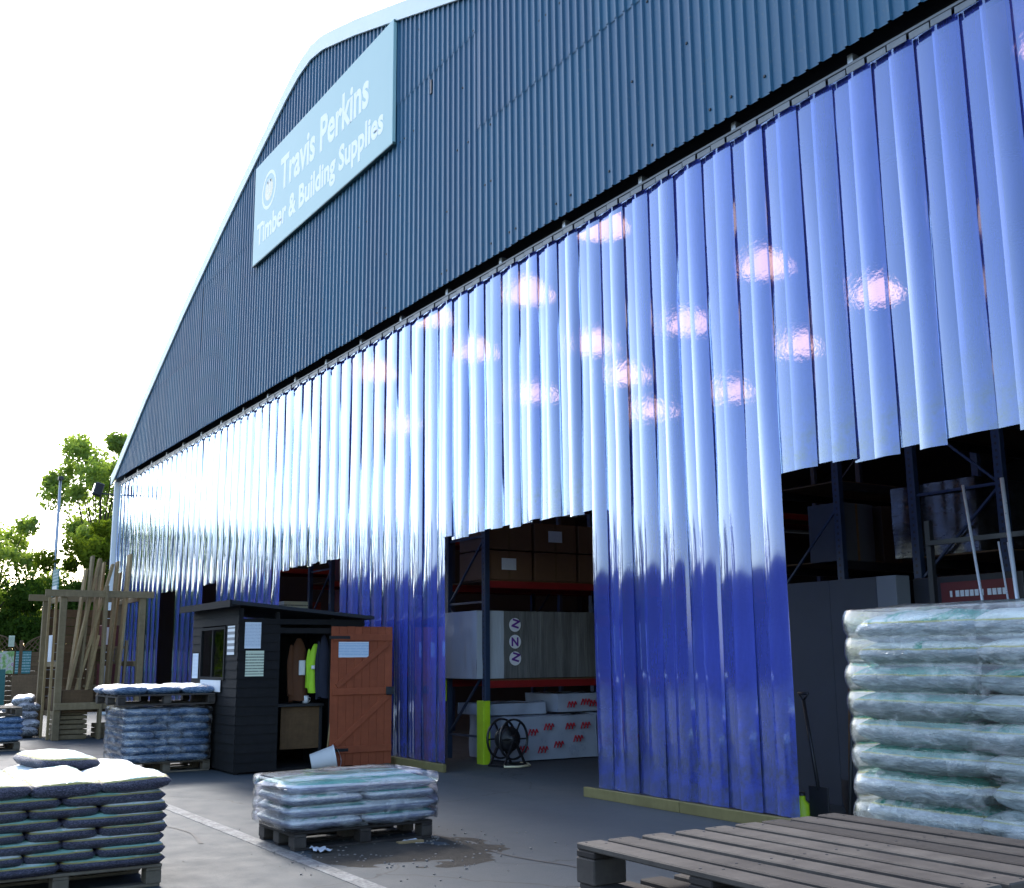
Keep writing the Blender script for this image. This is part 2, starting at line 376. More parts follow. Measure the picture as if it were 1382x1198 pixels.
# ------------------------------------------------------------------ ground
def sheet(name, mat, pts, z):
    mb = MB(); n = len(pts); mb.v = [(x, y, z) for x, y in pts]; mb.f = [tuple(range(n))]; return mb.obj(name, mat)
struct(sheet('yard_ground', 'yard', [(-900, -900), (900, -900), (900, 900), (-900, 900)], 0))
struct(MB().box((-40, -4.03, -.05), (-1, -3.90, .004)).obj('painted_line', 'line_paint'))
def strip_path(pts, wid, z):
    mb = MB()
    for i, (x, y) in enumerate(pts):
        a = Vector(pts[max(i-1, 0)]); c = Vector(pts[min(i+1, len(pts)-1)]); d = (c-a).normalized(); n = Vector((-d.y, d.x))
        ww = wid*(.6+.8*random.random())
        mb.v += [(x+n.x*ww/2, y+n.y*ww/2, z), (x-n.x*ww/2, y-n.y*ww/2, z)]
        if i: k = 2*i; mb.f.append((k-2, k-1, k+1, k))
    return mb
jp = [(-8.6+i*.22, -2.62+.06*math.sin(i*.9)+.01*i) for i in range(14)]
struct(strip_path(jp, .035, .004).obj('slab_joint', 'joint_tar'))
jp = [(-13.2+i*.3, -4.32+.05*math.sin(i*1.3)) for i in range(14)]
struct(strip_path(jp, .03, .004).obj('slab_joint', 'joint_tar'))
struct(strip_path([(-5.9+.02*math.sin(i*2.0), -7.0+i*.35) for i in range(20)], .018, .004).obj('slab_joint', 'joint_tar'))

# ------------------------------------------------------------------ warehouse
XL, XR, XA, ZE, ZA = -32.8, -0.9, -18.2, 6.62, 12.72
DEPTH = 42.0
PROF = [(XL, ZE), (-29.4, 8.36), (-26.1, 9.86), (-23.4, 10.98), (-21.05, 11.88), (-19.4, 12.49), (-18.8, 12.66), (XA, 12.72), (-17.6, 12.63), (-16.2, 12.19), (-14.5, 11.58), (XR, ZE)]
def roofz(x):
    for (a, za), (c, zc) in zip(PROF, PROF[1:]):
        if x <= c: return za+(x-a)*(zc-za)/(c-a)
    return ZE
wh = thing('warehouse', 'large gabled warehouse with blue ribbed metal cladding above the strip curtain', 'building', (-17, 0, 0))
WO = Vector((17, 0, 0))
def wpart(mb, name, mat, smooth=False): return mb.obj(name, mat, wh, smooth, loc=(17, 0, 0))
# ribbed sheets: narrow ribs every 0.15 m
RIB = .15; SHEET = 6*RIB; ZB = 6.56
def sheet_mesh(x0, x1, zb, zt, y, slope_top):
    mb = MB(); prof = []; x = x0
    while x < x1-1e-6:
        for dx, dy in ((0, 0), (.098, 0), (.108, -.026), (.136, -.026), (.1459, 0)):
            if x+dx <= x1+1e-6: prof.append((x+dx, y+dy))
        x += RIB
    prof.append((x1, y))
    for px, py in prof:
        top = min(zt, roofz(px)-.06) if slope_top else zt
        mb.v += [(px, py, zb), (px, py, max(top, zb+.01))]
    for i in range(len(prof)-1):
        k = 2*i; mb.f.append((k, k+2, k+3, k+1))
    return mb
ncol = int(round((XR-XL)/SHEET)); 
for i in range(ncol):
    x0 = XL+i*SHEET; x1 = min(x0+SHEET, XR)
    if x1-x0 < .1: continue
    j1 = 8.5 if (x1 > -11.4) else 9.95 if x1 > -24 else 8.4
    zt = max(roofz(x0), roofz(x1), roofz((x0+x1)/2))
    dy = random.uniform(-.0015, .0015); zbb = ZB+random.uniform(-.008, .008)
    if zt > j1+.25:
        wpart(sheet_mesh(x0, x1, zbb, j1+.1, -.13+dy, True), 'cladding_sheet', 'cladding')
        wpart(sheet_mesh(x0, x1, j1, 99, -.139+dy, True), 'cladding_sheet', 'cladding')
    else:
        wpart(sheet_mesh(x0, x1, zbb, 99, -.13+dy, True), 'cladding_sheet', 'cladding')
# screw heads, too small to pick apart
mb = MB()
for i in range(ncol*6):
    x = XL+i*RIB+.05
    for z in (6.75, 7.62, 8.42, 9.3, 10.02, 10.9, 11.8):
        if z < roofz(x)-.3 and random.random() < .16: mb.box((x-.011, -.143, z-.011), (x+.011, -.1295, z+.011))
o = wpart(mb, 'screw_heads', 'dark_steel'); o['kind'] = 'stuff'
wpart(MB().box((-13.47, -.150, 9.64), (-13.41, -.1295, 9.86)), 'vent_slot', 'black_plastic')
# verge trim following the roof line
xs = [XL-.12]+[XL+.3+i*.45 for i in range(int((XA-XL)/.45)-2)]+[XA-1.3+i*.13 for i in range(21)]+[XA+1.45+i*.6 for i in range(27)]+[XR+.12]
xs = sorted(x for x in xs if x <= XR+.12)
mb = MB()
for i, x in enumerate(xs):
    z = roofz(max(XL, min(XR, x)))
    for yy, zz in ((-.20, z-.20), (-.20, z+.10), (.25, z+.12), (.25, z+.02), (-.17, z-.02), (-.17, z-.20)): mb.v.append((x, yy, zz))
    if i:
        for j in range(6): a = 6*(i-1)+j; c_ = 6*(i-1)+(j+1) % 6; mb.f.append((a, c_, c_+6, a+6))
wpart(mb, 'verge_trim', 'verge')
# roof planes, back wall, side walls
def slab(x0, z0, x1, z1, y0, y1, t):
    mb = MB(); P = []
    for y in (y0, y1): P += [(x0, y, z0), (x1, y, z1), (x1, y, z1-t), (x0, y, z0-t)]
    mb.v = P; mb.f = [(0, 1, 2, 3), (7, 6, 5, 4), (0, 4, 5, 1), (1, 5, 6, 2), (2, 6, 7, 3), (3, 7, 4, 0)]; return mb
for (xa, za), (xb, zb) in zip(PROF, PROF[1:]): wpart(slab(xa, za-.03, xb, zb-.03, -.10, DEPTH, .15), 'roof', 'roof_sheet')
wpart(MB().box((XL, .15, 0), (XL+.15, DEPTH, ZE-.2)), 'side_wall', 'inner_wall')
wpart(MB().box((XR-.15, .15, 0), (XR, DEPTH, ZE-.2)), 'side_wall', 'inner_wall')
mb = MB(); mb.v = [(XL+.15, DEPTH-.3, 0), (XR-.15, DEPTH-.3, 0), (XR-.15, DEPTH-.3, ZE-.2), (XA, DEPTH-.3, ZA-.25), (XL+.15, DEPTH-.3, ZE-.2)]; mb.f = [(0, 1, 2, 3, 4)]
wpart(mb, 'back_wall', 'inner_wall')
wpart(MB().box((XL+.02, .06, 6.50), (XR-.02, .32, 6.95), .01), 'header_beam', 'dark_steel')
for x in (-30.9, -24.6, -18.6, -12.6, -7.0, -1.6): wpart(MB().bar((x, .2, 6.95), (x, .2, roofz(x)-.25), .16, .16), 'gable_post', 'dark_steel')
for x in (XL+.12, XR-.3): wpart(MB().box((x, .06, 0), (x+.2, .26, 6.499), .006), 'column', 'galvanised')
wpart(MB().box((XL-.02, -.12, 0), (XL+.10, .05, 6.50), .01), 'corner_trim', 'white_paint')
for y in (8, 16, 24, 32):
    mb = MB().bar((XL+.4, y, 6.3), (XA, y, ZA-.5), .18, .35).bar((XA, y, ZA-.5), (XR-.4, y, 6.3), .18, .35); wpart(mb, 'rafter', 'dark_steel')
    for x in (XL+.4, XR-.4): wpart(MB().bar((x, y, 0), (x, y, 6.4), .2, .3), 'column', 'dark_steel')

# ------------------------------------------------------------------ sign
sg = thing('fascia_sign', 'big pale green rectangular sign board with white lettering fixed to the blue gable', 'sign', (-17.77, -.2, 9.30))
SW, SH = 6.45, 2.12
MB().box((-SW/2, -.03, 0), (SW/2, .03, SH), .006).obj('sign_board', 'sign_face', sg)
for z in (0, SH-.035): MB().box((-SW/2-.012, -.025, z-.012), (SW/2+.012, .033, z+.028)).obj('sign_edge', 'sign_edge', sg)
for z in (.35, SH-.35): MB().box((-SW/2+.1, .032, z-.03), (SW/2-.1, .055, z+.03)).obj('fixing_rail', 'galvanised', sg)
def text_mesh(txt, size, bold=.0):
    cu = bpy.data.curves.new('lettering', 'FONT'); cu.body = txt; cu.size = size; cu.extrude = .0004; cu.offset = bold; cu.resolution_u = 3
    to = bpy.data.objects.new('lettering', cu); COL.objects.link(to); dg = bpy.context.evaluated_depsgraph_get()
    me = bpy.data.meshes.new_from_object(to.evaluated_get(dg)); bpy.data.objects.remove(to); bpy.data.curves.remove(cu)
    xs_ = [v.co.x for v in me.vertices]; return me, min(xs_), max(xs_)
def lettering(txt, size, x, z, width, y, parent, mat, bold=.01, rx=math.pi/2, rz=0, name='lettering', roll=0):
    me, a, c = text_mesh(txt, size, bold); sx = width/(c-a)
    for v in me.vertices: v.co.x = (v.co.x-a)*sx
    return mk(name, me, mat, parent, (x, y, z), (rx, 0, rz))
lettering('Travis Perkins', .92, -SW/2+1.50, 1.08, 4.05, -.0315, sg, 'sign_letter', .026)
lettering('Timber & Building Supplies', .62, -SW/2+.22, .36, 5.9, -.0315, sg, 'sign_letter', .02)
Mx = Matrix.Translation((-SW/2+.85, -.0302, 1.35)) @ Matrix.Rotation(math.pi/2, 4, 'X')
MB().lathe([(.40, 0), (.40, .0012), (.33, .0012), (.33, 0)], 32, Mx).obj('emblem_ring', 'sign_letter', sg)
MB().lathe([(.0001, .0010), (.22, .0010), (.22, 0)], 24, Mx).obj('emblem_disc', 'sign_gold', sg)
mb = MB()
for dx, dz, w2, h2 in ((-.1, .02, .05, .24), (.05, .02, .05, .24), (-.1, .20, .20, .05), (-.06, -.06, .12, .05)): mb.box((-SW/2+.85+dx, -.0330, 1.30+dz), (-SW/2+.85+dx+w2, -.0318, 1.30+dz+h2))
mb.obj('emblem_mark', 'sign_letter', sg)

# floodlight at the corner
fl = thing('floodlight', 'black floodlight on a bracket at the far corner of the warehouse', 'lamp', (XL-.02, -.12, 6.15))
MB().bar((0, 0, 0), (-.12, -.30, .02), .04, .04).obj('bracket', 'dark_steel', fl)
MB().box((-.24, -.55, -.16), (-.02, -.30, .22), .03, Matrix.Rotation(R(-14), 4, 'X')).obj('housing', 'dark_steel', fl)
MB().box((-.22, -.562, -.12), (-.04, -.552, .18), .0, Matrix.Rotation(R(-14), 4, 'X')).obj('lens', 'window_glass', fl)

# ------------------------------------------------------------------ strip curtain
PITCH = .215; ZT = 6.40
OPEN = [(-6.93, 9, 3.04), (-13.13, -9.86, 3.04), (-19.53, -16.65, 3.05), (-24.25, -23.2, 3.08), (-27.56, -26.45, 3.06)]
cur = thing('strip_curtain', 'tall curtain of clear blue plastic strips hung across the warehouse front', 'strip curtain', (-17, 0, 0))
def strip_mesh(wid, z0, z1, seed, outer, curl=1):
    mb = MB(); nx = 8; nz = max(5, int((z1-z0)/.42)); rnd = random.Random(seed)
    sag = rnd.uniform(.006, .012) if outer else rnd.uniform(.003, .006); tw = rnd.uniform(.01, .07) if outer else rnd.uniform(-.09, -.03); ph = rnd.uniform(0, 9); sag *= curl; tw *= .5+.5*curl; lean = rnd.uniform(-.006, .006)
    for k in range(nz+1):
        t = k/nz; z = z0+(z1-z0)*t
        s_ = sag*(.35+.65*min(1, (1-t)*2.2))
        for i in range(nx+1):
            u = i/nx*2-1; x = u*wid/2
            y = -s_*(1-u*u) + .5*s_ + tw*u*wid*.5*min(1, .25+(1-t)*1.6) + .006*math.sin(z*1.3+ph)*(1-t) + .003*u*math.sin(z*1.7+ph*2)
            mb.v.append((x+lean*(1-t), y, z))
    for k in range(nz):
        for i in range(nx):
            a = k*(nx+1)+i; mb.f.append((a, a+1, a+nx+2, a+nx+1))
    return mb.mesh('strip', True)
variants = {}
def get_strip(wid, z0, outer, curl):
    key = (round(wid, 2), round(z0, 2), outer, curl); L = variants.setdefault(key, [])
    if len(L) < 7: L.append(strip_mesh(wid, z0, ZT, len(L)*31+int(z0*100)+outer, outer, curl)); return L[-1]
    return random.choice(L)
nst = int((32.6-3.1)/PITCH)
for i in range(nst):
    x = -32.48+i*PITCH; outer = i % 2 == 0; z0 = .105; wid = .245 if outer else .275
    for a, c_, zo in OPEN:
        if a-.02 < x < c_: z0 = zo+random.choice((-.03, 0, 0, .02))
    if z0 < 1:
        if not any(a < x < c_ for a, c_ in ((-14.8, -13.13), (-9.95, -6.93))): z0 = .02
        for a, c_, zo in OPEN:            # keep the strips clear of the openings' edges
            pass
    me = get_strip(wid, z0, outer, 1 if x < -15 else 1.5 if x < -11 else 2.1)     # curl added towards the right to shape alternating light and dark reflections
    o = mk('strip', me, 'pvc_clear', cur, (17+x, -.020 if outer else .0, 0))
    o['kind_of'] = 'hung strip'; del o['kind_of']
    pw = .195
    MB_ = variants.get('plate')
    if MB_ is None:
        MB_ = variants['plate'] = MB().box((-pw/2, -.006, -.03), (pw/2, .0, .03), .002).mesh('clamp_plate')
    mk('clamp_plate', MB_, 'shaded_zinc', cur, (17+x, -.058 if outer else -.048, 6.395), (R(random.uniform(-4, 4)), 0, 0))
MB().box((-32.6+17, -.052, 6.437), (-2.9+17, -.012, 6.465), .003).obj('hanging_rail', 'shaded_zinc', cur)
for i in range(21):
    x = -32.0+i*1.45
    MB().box((x-.03+17, -.03, 6.466), (x+.03+17, .059, 6.56), .004).obj('rail_bracket', 'galvanised', cur)
for (x0, x1, lab) in ((-14.85, -13.10, 'sawn timber plank on the ground under the curtain beside the red shed door'), (-10.0, -6.90, 'long sawn timber plank on the ground under the curtain between the two wide openings')):
    t = thing('base_plank', lab, 'plank', (x0, 0, 0))
    L = x1-x0; n = 1 if L < 2 else 2
    for k in range(n): MB().box((k*L/n+.002, -.085, 0), ((k+1)*L/n-.002, -.035+.004*k, .10), .004).obj('plank', 'sawn_timber', t)

# ------------------------------------------------------------------ pallets and bags
def make_pallet(L, W, mat, boards=7, bw=.098, seed=0):
    rnd = random.Random(seed); P = []
    for i in range(boards):
        y = -W/2+bw/2+i*(W-bw)/(boards-1)
        P.append(('deck_board', (0, y+rnd.uniform(-.006, .006), .133), (L*rnd.uniform(.985, 1.0), bw*rnd.uniform(.93, 1.03), .020), R(rnd.uniform(-.5, .5))))
    for x in (-L/2+.05, 0, L/2-.05):
        P.append(('stringer_board', (x, 0, .1115), (.098, W*.99, .021), 0))
        for y in (-W/2+.07, 0, W/2-.07): P.append(('block', (x, y, .0605), (.098, .13, .079), 0))
    for y in (-W/2+.06, 0, W/2-.06): P.append(('base_board', (0, y, .0105), (L*.99, .095, .020), 0))
    return P, mat
pmesh = {}
def place_pallet(spec, label, loc, rz=0, group=None):
    P, mat = spec; t = thing('pallet', label, 'pallet', loc, rz, group)
    for name, c_, s_, r_ in P:
        key = (name, tuple(round(a, 3) for a in s_), mat)
        if key not in pmesh: pmesh[key] = MB().box(Vector(s_)*-.5, Vector(s_)*.5, .004).mesh(name)
        mk(name, pmesh[key], mat, t, c_, (0, 0, r_))
    return t
def bag_mesh(seed, nu=16, nv=12, p=5.0, wr=.05, droop=.0):
    """a filled plastic sack in a unit box: seam edge all round, flat-ish faces, wrinkled"""
    rnd = random.Random(seed); o = Vector((rnd.uniform(-50, 50), rnd.uniform(-50, 50), rnd.uniform(-50, 50))); mb = MB()
    def P(i, j, side):
        u = -1+2*i/nu; v = -1+2*j/nv
        u = math.copysign(abs(u)**.8, u); v = math.copysign(abs(v)**.8, v)
        h = max(0, (1-abs(u)**p))**.5*max(0, (1-abs(v)**(p*.9)))**.45
        pinch = .05*(abs(u)**6)*(abs(v)**6)
        x = u*(.5-pinch+.012*noise.noise(o+Vector((v*2, 3, 0)))); y = v*(.5-pinch+.015*noise.noise(o+Vector((u*2, 7, 0))))
        nz = noise.noise(o+Vector((u*2.2, v*2.0, side*4)))*wr*1.3+noise.noise(o+Vector((u*6, v*7, side*4)))*wr*.7
        z = side*h*(.5+(nz if side > 0 else nz*.3)) + .10*noise.noise(o+Vector((u*1.3, v*1.3, 9)))*(1-h)
        return (x, y, z)
    for side in (1, -1):
        k = len(mb.v)
        for j in range(nv+1):
            for i in range(nu+1): mb.v.append(P(i, j, side if not (i in (0, nu) or j in (0, nv)) else 1))
        for j in range(nv):
            for i in range(nu):
                a = k+j*(nu+1)+i; q = (a, a+1, a+nu+2, a+nu+1); mb.f.append(q if side > 0 else q[::-1])
    me = mb.mesh('bag', True); bm = bmesh.new(); bm.from_mesh(me); bmesh.ops.remove_doubles(bm, verts=bm.verts, dist=.0005); bm.to_mesh(me); bm.free()
    me.polygons.foreach_set('use_smooth', [True]*len(me.polygons)); return me
bagvar = {}
def bag_obj(name, kind, label, cat, group, loc, size, rz=0, tilt=(0, 0), p=5.0, wr=.05):
    L = bagvar.setdefault((kind, p), [])
    if len(L) < 6:
        me = bag_mesh(len(L)*17+hash(kind) % 1 + len(kind)*101, p=p, wr=wr); me.materials.append(M_[kind]); L.append(me)
    me = random.choice(L); o = bpy.data.objects.new(name, me); COL.objects.link(o)
    o.location = loc; o.rotation_euler = (tilt[0], tilt[1], rz+random.choice((0, math.pi))); o.scale = size
    return tag(o, label, cat, group)
ORD = ['bottom', 'second', 'third', 'fourth', 'fifth', 'sixth', 'seventh', 'eighth', 'ninth', 'tenth', 'eleventh', 'twelfth', 'thirteenth']
def stack(kind, label, group, x0, x1, y0, y1, zb, n, th, patA, patB, jit=.012, over=1.04, p=5.0, wr=.05, name='bag', cat='bag', topjit=0):
    for k in range(n):
        nx, ny, turn = patA if k % 2 == 0 else patB
        lx, ly = (x1-x0)/nx, (y1-y0)/ny
        for i in range(nx):
            for j in range(ny):
                cx, cy = x0+lx*(i+.5), y0+ly*(j+.5)
                tj = topjit if k == n-1 else 0
                loc = (cx+random.uniform(-jit, jit), cy+random.uniform(-jit, jit), zb+th*(k+.5))
                bag_obj(name, kind, label.format(layer=ORD[k], row=['the row facing the timber rack', 'the middle row', 'the row facing the empty pallets'][i] if nx == 3 else ''), cat, group, loc, ((ly if turn else lx)*over, (lx if turn else ly)*over, th*random.uniform(1.22, 1.42)), (math.pi/2 if turn else 0)+random.uniform(-.025, .025), (random.uniform(-tj, tj), random.uniform(-tj, tj)), p, wr)

# A: dark gravel bags, left foreground
pA = make_pallet(1.25, 1.2, 'pallet_wood', seed=1)
place_pallet(pA, 'wooden pallet under the stack of dark gravel bags', (-8.35, -5.72, 0), math.pi/2)
stack('gravel_bag', 'dark gravel bag in the {layer} layer of the gravel stack', 'gravel bags stacked on one pallet', -9.0, -7.72, -6.38, -5.08, .145, 7, .066, (2, 2, False), (2, 3, False), .014, 1.05, 7.0, .07)
stack('gravel_bag', 'gravel bag bulging on top of the gravel stack, in {row}', 'gravel bags on top of the stack', -9.0, -7.70, -6.40, -5.06, .145+7*.066, 1, .105, (3, 3, False), (3, 3, False), .02, 1.06, 3.4, .08, topjit=.05)
for (x, y, rz) in ((-8.72, -5.62, .3),):
    bag_obj('bag', 'gravel_bag', 'loose gravel bag lying crosswise on top of the stack of dark gravel bags', 'bag', None, (x, y, .145+7*.066+.105+.045), (.52, .46, .13), rz, (.05, -.05), 3.4, .08)

# B: white bags on a pallet, middle of the yard
pB = make_pallet(1.2, .82, 'old_pallet_wood', seed=2)
place_pallet(pB, 'dark wooden pallet under the low load of white bags', (-8.90, -3.29, 0), math.pi/2)
stack('white_bag', 'white plastic bag in the {layer} layer of the low load alone in the yard', 'white bags in the low wrapped load', -9.30, -8.50, -3.93, -2.65, .146, 4, .088, (1, 2, False), (2, 1, False), .010, 1.05, 4.5, .05, topjit=.02)

def wrap(name, label, x0, x1, y0, y1, z0, z1, layers, bulge, mat='stretch_film', seed=3, top=True):
    """stretch film hugging a bag stack: follows the bulges of the layers"""
    mb = MB(); per = []; n = 10; rc = .10
    for cx_, cy_, a0 in ((x1-rc, y1-rc, 0), (x0+rc, y1-rc, 1), (x0+rc, y0+rc, 2), (x1-rc, y0+rc, 3)):
        for i in range(5):
            t_ = (a0+i/4)*math.pi/2; per.append((cx_+rc*math.cos(t_), cy_+rc*math.sin(t_), math.cos(t_), math.sin(t_)))
        nxt = {0: (x0+rc, y1), 1: (x0, y0+rc), 2: (x1-rc, y0), 3: (x1, y1-rc)}[a0]; px_, py_, nx_, ny_ = per[-1]
        for i in range(1, n): per.append((px_+(nxt[0]-px_)*i/n, py_+(nxt[1]-py_)*i/n, nx_, ny_))
    rows = layers*6; N = len(per)
    for k in range(rows+1):
        t = k/rows; z = z0+(z1-z0)*t; ph = abs(math.sin(math.pi*layers*t))
        for j, (x, y, nx, ny) in enumerate(per):
            nn = noise.noise(Vector((x*3+seed, y*3, z*6)))
            d = bulge*(ph**.7-.35)+.012*nn+.012
            mb.v.append((x+nx*d, y+ny*d, z))
    for k in range(rows):
        for j in range(N): a = k*N+j; c_ = k*N+(j+1) % N; mb.f.append((a, c_, c_+N, a+N))
    # crumpled top
    k0 = rows*N; cidx = len(mb.v); m_ = 10
    for a in range(m_+1 if top else 0):
        for c_ in range(m_+1):
            x = x0+.03+(x1-x0-.06)*a/m_; y = y0+.03+(y1-y0-.06)*c_/m_; e = min(a, m_-a, c_, m_-c_)
            mb.v.append((x, y, z1+(.012+.03*abs(noise.noise(Vector((x*5+seed, y*5, 1)))) if e > 0 else 0)))
    for a in range(m_ if top else 0):
        for c_ in range(m_): i0 = cidx+a*(m_+1)+c_; mb.f.append((i0, i0+m_+1, i0+m_+2, i0+1))
    return tag(mb.obj(name, mat, None, True), label, 'film')
wrap('stretch_wrap', 'clear stretch film wrapped round the low load of white bags', -9.32, -8.48, -3.955, -2.625, .15, .146+4*.088+.022, 4, .014)

# C: blue bags beside the shed, with a second pallet of bags on top
pC = make_pallet(1.16, 1.1, 'pallet_wood', seed=3)
place_pallet(pC, 'pallet on the ground under the blue bags beside the black shed', (-15.85, -3.03, 0), math.pi/2)
stack('blue_bag', 'blue plastic bag in the {layer} layer of the stack beside the black shed', 'blue bags stacked beside the shed', -16.40, -15.25, -3.58, -2.48, .146, 7, .096, (2, 2, False), (2, 3, False), .01, 1.05, 4.5, .06)
wrap('stretch_wrap', 'cloudy stretch film round the blue bags beside the black shed', -16.43, -15.23, -3.605, -2.462, .15, .146+7*.096+.02, 7, .012, seed=9)
pC2 = make_pallet(1.28, 1.34, 'old_pallet_wood', seed=4)
place_pallet(pC2, 'second pallet lying on top of the stacked blue bags', (-15.88, -3.08, .146+7*.096+.055), math.pi/2)
stack('blue_bag', 'pale blue bag on the pallet lying on top of the blue stack', 'bags on the upper pallet', -16.50, -15.25, -3.76, -2.44, .146*2+7*.096+.055, 1, .10, (3, 3, False), (3, 3, False), .02, 1.06, 3.4, .08, topjit=.04)

# D: tall stack of wrapped feed bags at the right
pD = make_pallet(1.2, 1.1, 'pallet_wood', seed=5)
place_pallet(pD, 'pallet under the tall wrapped stack of white and green bags', (-2.98, -2.58, 0), 0)
stack('feed_bag', 'white and green bag in the {layer} layer of the tall wrapped stack', 'white and green bags in the tall stack', -3.58, -2.36, -3.12, -2.02, .146, 13, .1135, (2, 3, False), (2, 2, False), .035, 1.10, 3.2, .09, topjit=.02)
wrap('stretch_wrap', 'clear stretch film round the tall stack of white and green bags', -3.625, -2.315, -3.165, -1.975, .10, .146+13*.1135+.03, 13, .018, seed=21)

# E: pile of empty pallets, right foreground
pE = make_pallet(1.2, 1.21, 'old_pallet_wood', boards=9, bw=.10, seed=6)
lows = 'empty weathered pallet in the pile in front of the tall white and green bags'
for k in range(6):
    lab = 'weathered pallet topmost of the empty pile in front of the white and green bags' if k == 5 else lows
    pt_ = place_pallet(pE, lab, (-2.51+(0 if k == 5 else random.uniform(-.02, .02)), -4.435+(0 if k == 5 else random.uniform(-.02, .02)), k*.1432), R(0 if k == 5 else random.uniform(-1, 1)), None if k == 5 else 'empty pallets in the pile')

mb = MB()
for i in range(9):
    y = -.605+.05+i*(1.21-.10)/8
    for x in (-.55, 0, .55):
        for dx, dy in ((-.025, -.02), (.022, .025)): mb.lathe([(.0045, .1425), (.0045, .1442), (.0001, .1446)], 7, Matrix.Translation((x+dx, y+dy, 0)))
o = mb.obj('nail_heads', 'dark_steel', pt_); o['kind'] = 'stuff'

# ------------------------------------------------------------------ black shed
sh = thing('garden_shed', 'small black timber shed with open red door in front of the curtain', 'shed', (-15.45, -1.5, 0))
SX0, SX1, SY0, SY1 = -16.5, -14.45, -2.40, -.62
SO = Vector((15.45, 1.5, 0))
def spart(mb, name, mat, parent=None): 
    o = mb.obj(name, mat, parent or sh)
    if (parent or sh) is sh: o.location = SO
    return o
def shz(y): return 2.16+(y-SY0)*(-.16/(SY1-SY0))
BH = .118
for k in range(19):
    z0 = .03+k*BH; z1 = z0+BH+.008
    def board(x0, y0, x1, y1, nrm):
        top = min(z1, min(shz(y0), shz(y1))-.01)
        if top-z0 < .02: return
        mb = MB(); n = Vector(nrm)*.018; q = Vector(nrm)*.007
        a = Vector((x0, y0, 0)); c_ = Vector((x1, y1, 0))
        mb.v = [tuple(a+n+Vector((0, 0, z0))), tuple(c_+n+Vector((0, 0, z0))), tuple(c_+q+Vector((0, 0, top))), tuple(a+q+Vector((0, 0, top))),
                tuple(a+Vector((0, 0, z0))), tuple(c_+Vector((0, 0, z0))), tuple(c_+Vector((0, 0, top))), tuple(a+Vector((0, 0, top)))]
        mb.f = [(0, 1, 2, 3), (7, 6, 5, 4), (0, 4, 5, 1), (1, 5, 6, 2), (2, 6, 7, 3), (3, 7, 4, 0)]
        spart(mb, 'wall_board', 'shed_board')
    win = z0 < 1.87 and z1 > 1.23
    if win: board(SX0, SY0, -16.02, SY0, (0, -1, 0)); board(-14.98, SY0, SX1, SY0, (0, -1, 0))
    else: board(SX0, SY0, SX1, SY0, (0, -1, 0))
    door = z0 < 1.85
    if door: board(SX1, SY0, SX1, -1.84, (1, 0, 0)); board(SX1, -1.11, SX1, SY1, (1, 0, 0))
    else: board(SX1, SY0, SX1, SY1, (1, 0, 0))
    board(SX0, SY1, SX0, SY0, (-1, 0, 0)); board(SX1, SY1, SX0, SY1, (0, 1, 0))
for x, y in ((SX0+.03, SY0+.03), (SX1-.03, SY0+.03), (SX0+.03, SY1-.03), (SX1-.03, SY1-.03), (SX1-.03, -1.87), (SX1-.03, -1.08)):
    spart(MB().bar((x, y, 0), (x, y, shz(y)-.03), .05, .05), 'corner_post', 'shed_board')
spart(MB().box((SX1-.045, -1.84, 1.80), (SX1+.012, -1.11, 1.87)), 'door_lintel', 'shed_board')
spart(MB().box((SX0+.06, SY0+.06, .01), (SX1-.06, SY1-.06, .04)), 'floor', 'shed_board')
rf = MB(); a = (SX0-.14, SX1+.14)
za, zb_ = shz(SY0-.16)+.0, shz(SY1+.1)
rf.v = [(a[0], SY0-.16, za), (a[1], SY0-.16, za), (a[1], SY1+.10, zb_), (a[0], SY1+.10, zb_), (a[0], SY0-.16, za+.045), (a[1], SY0-.16, za+.045), (a[1], SY1+.10, zb_+.045), (a[0], SY1+.10, zb_+.045)]
rf.f = [(3, 2, 1, 0), (4, 5, 6, 7), (0, 1, 5, 4), (1, 2, 6, 5), (2, 3, 7, 6), (3, 0, 4, 7)]
roof_o = spart(rf, 'roof', 'roof_felt')
MB().box((a[0], SY0-.185, za-.04), (a[1], SY0-.161, za+.05)).obj('fascia_board', 'shed_board', roof_o)
# window
wn = spart(MB().box((-16.05, SY0-.03, 1.19), (-14.95, SY0+.01, 1.225)), 'window', 'shed_board')
for lo, hi in (((-16.05, SY0-.03, 1.865), (-14.95, SY0+.01, 1.90)), ((-16.05, SY0-.03, 1.226), (-16.01, SY0+.01, 1.864)), ((-14.99, SY0-.03, 1.226), (-14.95, SY0+.01, 1.864)), ((-15.52, SY0-.028, 1.226), (-15.48, SY0+.01, 1.864))):
    MB().box(lo, hi).obj('window_frame', 'shed_board', wn)
for x0, x1 in ((-16.008, -15.522), (-15.478, -14.992)): MB().box((x0, SY0-.012, 1.228), (x1, SY0-.007, 1.862)).obj('pane', 'window_glass', wn)
# notices
def nsheet(x0, x1, y0, y1, z0, z1, mat, parent=None, name='notice'): return spart(MB().box((x0, y0, z0), (x1, y1, z1)), name, mat, parent)
nsheet(SX1+.019, SX1+.022, -2.33, -2.11, 1.60, 1.94, 'notice_white'); nsheet(SX1+.019, SX1+.022, -2.31, -2.06, 1.24, 1.57, 'notice_cream')
nsheet(-14.86, -14.57, SY0-.023, SY0-.0195, 1.52, 1.90, 'notice_sign'); nsheet(-16.42, -16.15, SY0-.023, SY0-.0195, 1.20, 1.55, 'notice_white')
nsheet(-15.95, -15.05, SY0-.040, SY0-.034, 1.03, 1.185, 'white_plastic', name='ledge_card')
